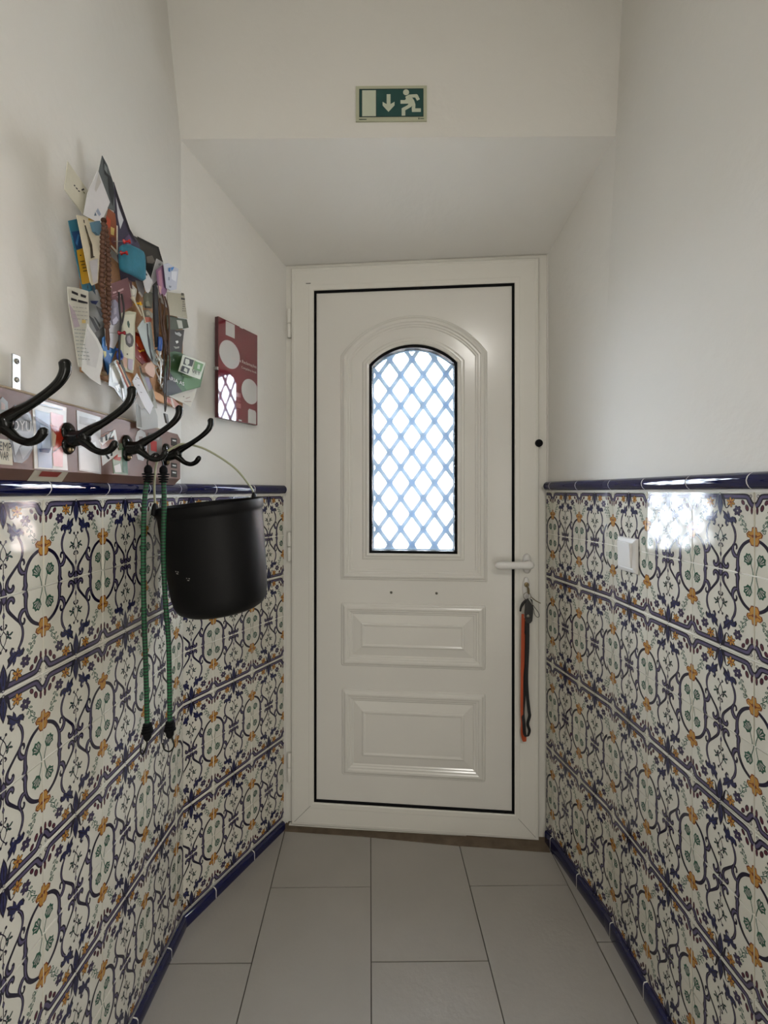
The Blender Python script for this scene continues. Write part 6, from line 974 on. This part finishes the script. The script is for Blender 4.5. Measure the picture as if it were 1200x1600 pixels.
# ------------------------------------------------------------------ bucket on the last hook
bc = Vector((-.437, 1.142, 1.2215))
bk2 = thing('bucket', 'black rubber bucket hanging by its pale handle from the farthest hook', 'bucket', bc)
BM = Matrix.Translation(bc) @ Matrix.Rotation(R(-5.5), 4, 'Y') @ Matrix.Rotation(R(3.0), 4, 'X')
mb = MB()
prof = [(.1165, -.035), (.1225, -.004), (.1225, .0), (.1285, .001), (.1300, -.003), (.1295, -.022), (.1262, -.024), (.1255, -.030), (.1240, -.09), (.1205, -.16), (.1165, -.225), (.112, -.248), (.104, -.262), (.090, -.270), (.05, -.272), (0, -.272)]
lathe(mb, prof, BM, M['tub'], 56, 1, .93)
lathe(mb, [(.1225, -.002), (.1195, -.09), (.112, -.22), (.098, -.258), (0, -.260)], BM, M['tub'], 56, 1, .93)
mb.build('bucket_body', bk2)
ear_r = BM @ Vector((.085, .092, .0)); ear_l = BM @ Vector((-.100, -.078, .0))
for e in (ear_r, ear_l):
    mb = MB(); tube(mb, [e+Vector((0, 0, -.012)), e+Vector((0, 0, .004)), e+Vector((0, 0, .013))], [.013, .011, .006], M['tub'], 12, 3, flat=(1, .6))
    mb.build('handle_lug', bk2)
mb = MB()
hp = Vector(WP(HY[3], 1.3690, .060))
pts = [ear_l+Vector((0, 0, .008)), Vector((-.548, 1.085, 1.275)), Vector((-.553, 1.115, 1.330)), hp+Vector((-.006, -.012, -.004)), hp+Vector((.012, .003, .002)), Vector((-.465, 1.185, 1.360)), Vector((-.400, 1.210, 1.315)), Vector((-.362, 1.226, 1.265)), ear_r+Vector((0, 0, .008))]
tube(mb, pts, .0027, mat('pale_green_handle', (.36, .37, .24), .35), 10, 6); o = mb.build('handle', bk2); o['label'] = 'thin pale green handle'
for a, z, s in ((-118, -.152, 1.0), (-104, -.168, .8)):
    mb = MB()
    r_ = .1222
    for (da, dz_, la) in ((0, 0, .006), (.03, .004, .004), (-.02, .005, .003)):
        aa = R(a)+da
        p0 = Vector((r_*math.cos(aa), r_*.93*math.sin(aa), z+dz_)); p1 = Vector((r_*math.cos(aa+la/r_*s), r_*.93*math.sin(aa+la/r_*s), z+dz_-.001*s))
        up = Vector((0, 0, .0022*s)); o1 = Vector((math.cos(aa), math.sin(aa), 0))*.0006
        mb.add([BM @ (p0+o1), BM @ (p1+o1), BM @ (p1+o1+up), BM @ (p0+o1+up)], [(0, 1, 2, 3)], mat('dried_splash', (.35, .34, .32), .7))
    mb.build('splash_mark', bk2)

# ------------------------------------------------------------------ cork board with its cluster
ck = thing('cork_board', 'brown cork pin board almost hidden under papers and trinkets', 'pin board', WP(1.07, 1.475, 0))
mb = MB()
q = [(.872, 1.4800), (1.275, 1.4800), (1.275, 1.725), (.872, 1.745)]
prism(mb, [WP(y, z, .013) for y, z in q], [WP(y, z, .001) for y, z in q], M['cork']); mb.build('cork_sheet', ck)
for y_ in (.885, 1.262):
    mb = MB(); mb.add([WP(y_-.004, 1.482, .0135), WP(y_+.004, 1.482, .0135), WP(y_+.004, 1.490, .0135), WP(y_-.004, 1.490, .0135)], [(3, 2, 1, 0)], M['screw']); mb.build('corner_tack', ck)
for c in CARDS:
    mb = MB(); pts = face_out(c['poly'])
    # slight curl: the sheet bows away from the wall across its width
    ym = sum(p[0] for p in pts)/len(pts)
    prism(mb, [WP(*p) for p in pts], [WP(p[0], p[1], p[2]-c['t']) for p in pts], paint(c['col'], c['rough']))
    for cc, q in c['marks']: decal(mb, [WP(*p) for p in face_out(q)], paint(cc, c['rough']))
    for s, cc, q, h in c.get('text', []): wtext(mb, s, cc, q[0], q[1], h)
    o = mb.build(c['name'], None, fix=False)
    tag(o, c['label'], c['cat'])

# teal pouch: padded, rounded
mb = MB()
pp = [(.9040, 1.7365), (.912, 1.7455), (.930, 1.7560), (.958, 1.7640), (.9790, 1.7680), (.9860, 1.7630), (.9880, 1.75), (.9885, 1.725), (.9880, 1.711), (.982, 1.7055), (.950, 1.7010), (.912, 1.6915), (.9050, 1.6950), (.9030, 1.712)]
cy, cz = .947, 1.728
def ringp(s, n): return [WP(cy+(y-cy)*s, cz+(z-cz)*s, n) for y, z in pp]
loft(mb, [ringp(.96, .056), ringp(1, .059), ringp(1, .063), ringp(.96, .066), ringp(.7, .068)], mat('teal_felt', (.020, .150, .215), .85, var=.2, scale=60, bump=.0008, bscale=250), True, True)
o = mb.build('felt_pouch'); tag(o, 'bright teal padded felt pouch with rounded corners in the paper cluster', 'pouch')

# wooden prayer beads: two long strands on a loop
bd_t = thing('bead_necklace', 'long string of small brown wooden beads hanging beside the cream bookmark', 'necklace', WP(.865, 1.75, .05))
s1 = catmull([WP(.852, 1.758, .060), WP(.846, 1.72, .062), WP(.843, 1.68, .064), WP(.841, 1.64, .064), WP(.848, 1.60, .062), WP(.862, 1.560, .060)], 10)
s2 = catmull([WP(.852, 1.758, .060), WP(.855, 1.72, .064), WP(.856, 1.68, .066), WP(.857, 1.64, .066), WP(.860, 1.60, .064), WP(.862, 1.560, .060)], 10)
mb = MB(); tube(mb, s1, .001, M['leather'], 6, 1); tube(mb, s2, .001, M['leather'], 6, 1); mb.build('string', bd_t)
bead_m = mat('bead_wood', (.085, .034, .017), .6, var=.3, scale=80)
mb = MB(); sphere(mb, (0, 0, 0), .0052, bead_m, 12, 8); proto = mb.build('bead', bd_t)
first = True
def along(P, step):
    out = []; acc = 0; out.append(P[0])
    for i in range(1, len(P)):
        acc += (P[i]-P[i-1]).length
        if acc >= step: out.append(P[i]); acc = 0
    return out
beads = []
for s_ in (s1, s2):
    # resample finely
    F_ = []
    for i in range(len(s_)-1):
        for k in range(8): F_.append(s_[i].lerp(s_[i+1], k/8))
    beads += along(F_, .0088)
for i, p in enumerate(beads[:96]):
    b = proto if i == 0 else proto.copy()
    if i: COL.objects.link(b)
    b.parent = bd_t; b.location = p-Vector(bd_t.location)
mb = MB(); tube(mb, [WP(.862, 1.560, .060), WP(.864, 1.540, .060), WP(.866, 1.520, .060)], [.003, .004, .0015], bead_m, 8, 3); mb.build('tassel', bd_t)

def neck(name, label, cat, strands, m, r=.0012):
    t = thing(name, label, cat, WP(*strands[0][0]))
    for s_ in strands:
        mb = MB(); tube(mb, [WP(*p) for p in s_], r, m, 6, 5); mb.build('cord', t)
    return t
brown = mat('brown_leather_cord', (.075, .035, .02), .5)
t = neck('pendant_necklace', 'black cord necklace with a grey oblong pendant reaching lowest of all', 'necklace',
     [[(1.070, 1.610, .062), (1.068, 1.56, .064), (1.066, 1.50, .066), (1.068, 1.45, .066), (1.070, 1.438, .066)], [(1.086, 1.612, .064), (1.080, 1.56, .066), (1.074, 1.50, .067), (1.072, 1.45, .067), (1.070, 1.438, .066)]], mat('dark_cord', (.02, .014, .012), .5), .0013)
mb = MB()
prism(mb, [WP(1.062, 1.4330, .070), WP(1.072, 1.4120, .070), WP(1.083, 1.4100, .070), WP(1.075, 1.4330, .070)], [WP(1.062, 1.4330, .065), WP(1.072, 1.4120, .065), WP(1.083, 1.4100, .065), WP(1.075, 1.4330, .065)], mat('grey_pendant', (.13, .13, .125), .35, metal=.4)); o = mb.build('pendant', t, bevel=.001); o['label'] = 'dark grey oblong pendant'
neck('leather_bracelet', 'tangle of brown leather cords under the pink photo', 'bracelet',
     [[(1.045, 1.705, .060), (1.052, 1.68, .062), (1.060, 1.64, .062), (1.072, 1.60, .064), (1.085, 1.575, .062)],
      [(1.064, 1.712, .062), (1.072, 1.69, .064), (1.066, 1.65, .064), (1.074, 1.61, .064), (1.094, 1.58, .062)],
      [(1.076, 1.712, .062), (1.088, 1.69, .064), (1.094, 1.65, .064), (1.092, 1.60, .064), (1.100, 1.56, .062), (1.098, 1.52, .060)],
      [(1.058, 1.700, .060), (1.062, 1.66, .060), (1.082, 1.63, .060), (1.096, 1.60, .060)]], brown, .0020)
mb = MB()
q = [(1.030, 1.717), (1.040, 1.722), (1.046, 1.715), (1.050, 1.64), (1.050, 1.585), (1.040, 1.580), (1.032, 1.64)]
prism(mb, [WP(y, z, .062) for y, z in q], [WP(y, z, .057) for y, z in q], M['strapblack'])
tag(mb.build('watch_strap', bevel=.001), 'black strap hanging vertically between the grey photos and the leather cords', 'strap')
mb = MB(); tube(mb, [WP(1.050, 1.606, .064), WP(1.050, 1.592, .064), WP(1.049, 1.576, .064)], [.005, .006, .005], mat('blue_cap', (.03, .09, .32), .3), 10, 2)
tag(mb.build('pen_cap'), 'short blue pen cap at the foot of the black strap', 'pen cap')
t = thing('spectacle_cord', 'thin black cord hanging down over the lavender plastic oval', 'cord', WP(.885, 1.66, .07))
mb = MB(); tube(mb, [WP(.890, 1.640, .066), WP(.884, 1.610, .070), WP(.888, 1.588, .070), WP(.892, 1.575, .068), WP(.890, 1.545, .066), WP(.892, 1.500, .066)], .0018, M['leather'], 6, 5); mb.build('cord_strand', t)
mb = MB(); tube(mb, [WP(.898, 1.640, .066), WP(.899, 1.612, .070), WP(.895, 1.588, .070), WP(.892, 1.575, .068)], .0018, M['leather'], 6, 5); mb.build('cord_strand', t)
# pushpins
def pin(label, Y, Z, n, c, group=None):
    t = thing('pushpin', label, 'pushpin', WP(Y, Z, n), group)
    mt = Matrix.Translation(Vector(WP(Y, Z, n))) @ Matrix.Rotation(R(90), 4, 'Y')
    mb = MB(); lathe(mb, [(0, 0), (.0042, 0), (.0042, .0015), (.0022, .003), (.002, .009), (.0038, .011), (.0038, .013), (0, .0135)], mt, mat('pin_'+c, c, .25), 12); mb.build('pin_head', t)
    mb = MB(); lathe(mb, [(.0005, -.02), (.0005, 0)], mt, M['steel'], 6); mb.build('pin_needle', t)
pin('dark red pushpin in the white card below the lavender oval', .888, 1.560, .066, '8a1420')
pin('bright red pushpin at the top left corner of the teal pouch', .905, 1.748, .066, 'a81c1c')
pin('second red pushpin halfway down the left side of the teal pouch', .899, 1.722, .064, '9a1a1c')
pin('yellow pushpin above the banknote', .962, 1.648, .056, 'd0a018')
for k, (a, b) in enumerate((((.946, 1.654), (.978, 1.628)), ((.975, 1.650), (.992, 1.618)))):
    mb = MB(); tube(mb, [WP(a[0], a[1], .060), WP(a[0]*.7+b[0]*.3, a[1]*.7+b[1]*.3, .061), WP(b[0], b[1], .062)], [.0045, .002, .0014], mat('tee_wood', (.55, .50, .38), .5), 8, 2)
    tag(mb.build('golf_tee'), ['left one of two crossed pale wooden tees above the banknote', 'right one of two crossed pale wooden tees above the banknote'][k], 'tee')
# silver charms and spoons
t = thing('metal_charms', 'bundle of shiny silver charms and rings right of the zigzag strip', 'charms', WP(1.055, 1.56, .055))
for k, (y, z, r_) in enumerate(((1.052, 1.565, .010), (1.060, 1.545, .012), (1.055, 1.522, .011), (1.066, 1.505, .010))):
    mb = MB(); tube(mb, [WP(y+r_*math.cos(a)*.7, z+r_*math.sin(a)*1.4, .058+.004*math.sin(a*2)) for a in [2*math.pi*i/14 for i in range(15)]], .0018, M['steel'], 8, 2); mb.build('silver_ring', t)
mb = MB(); tube(mb, [WP(1.050, 1.58, .06), WP(1.056, 1.55, .063), WP(1.054, 1.50, .063)], [.003, .0045, .002], M['steel'], 8, 3, flat=(1, .4)); mb.build('charm', t)
mb = MB(); tube(mb, [WP(.893, 1.530, .060), WP(.898, 1.524, .064), WP(.905, 1.518, .062), WP(.900, 1.512, .060), WP(.893, 1.518, .062), WP(.897, 1.528, .064)], .0032, mat('royal_blue_string', (.02, .05, .25), .5), 8, 4)
tag(mb.build('blue_knot'), 'knotted royal blue string at the top of the flag striped ribbon', 'knot')

# ------------------------------------------------------------------ ceiling lamp of the hall (behind the photographer)
lm = thing('ceiling_lamp', 'square white ceiling lamp in the hall behind the camera', 'lamp', (.36, -1.60, 2.95))
mb = MB(); box(mb, .18, .54, -1.78, -1.42, 2.78, 2.95, M['white']); mb.build('lamp_base', lm)
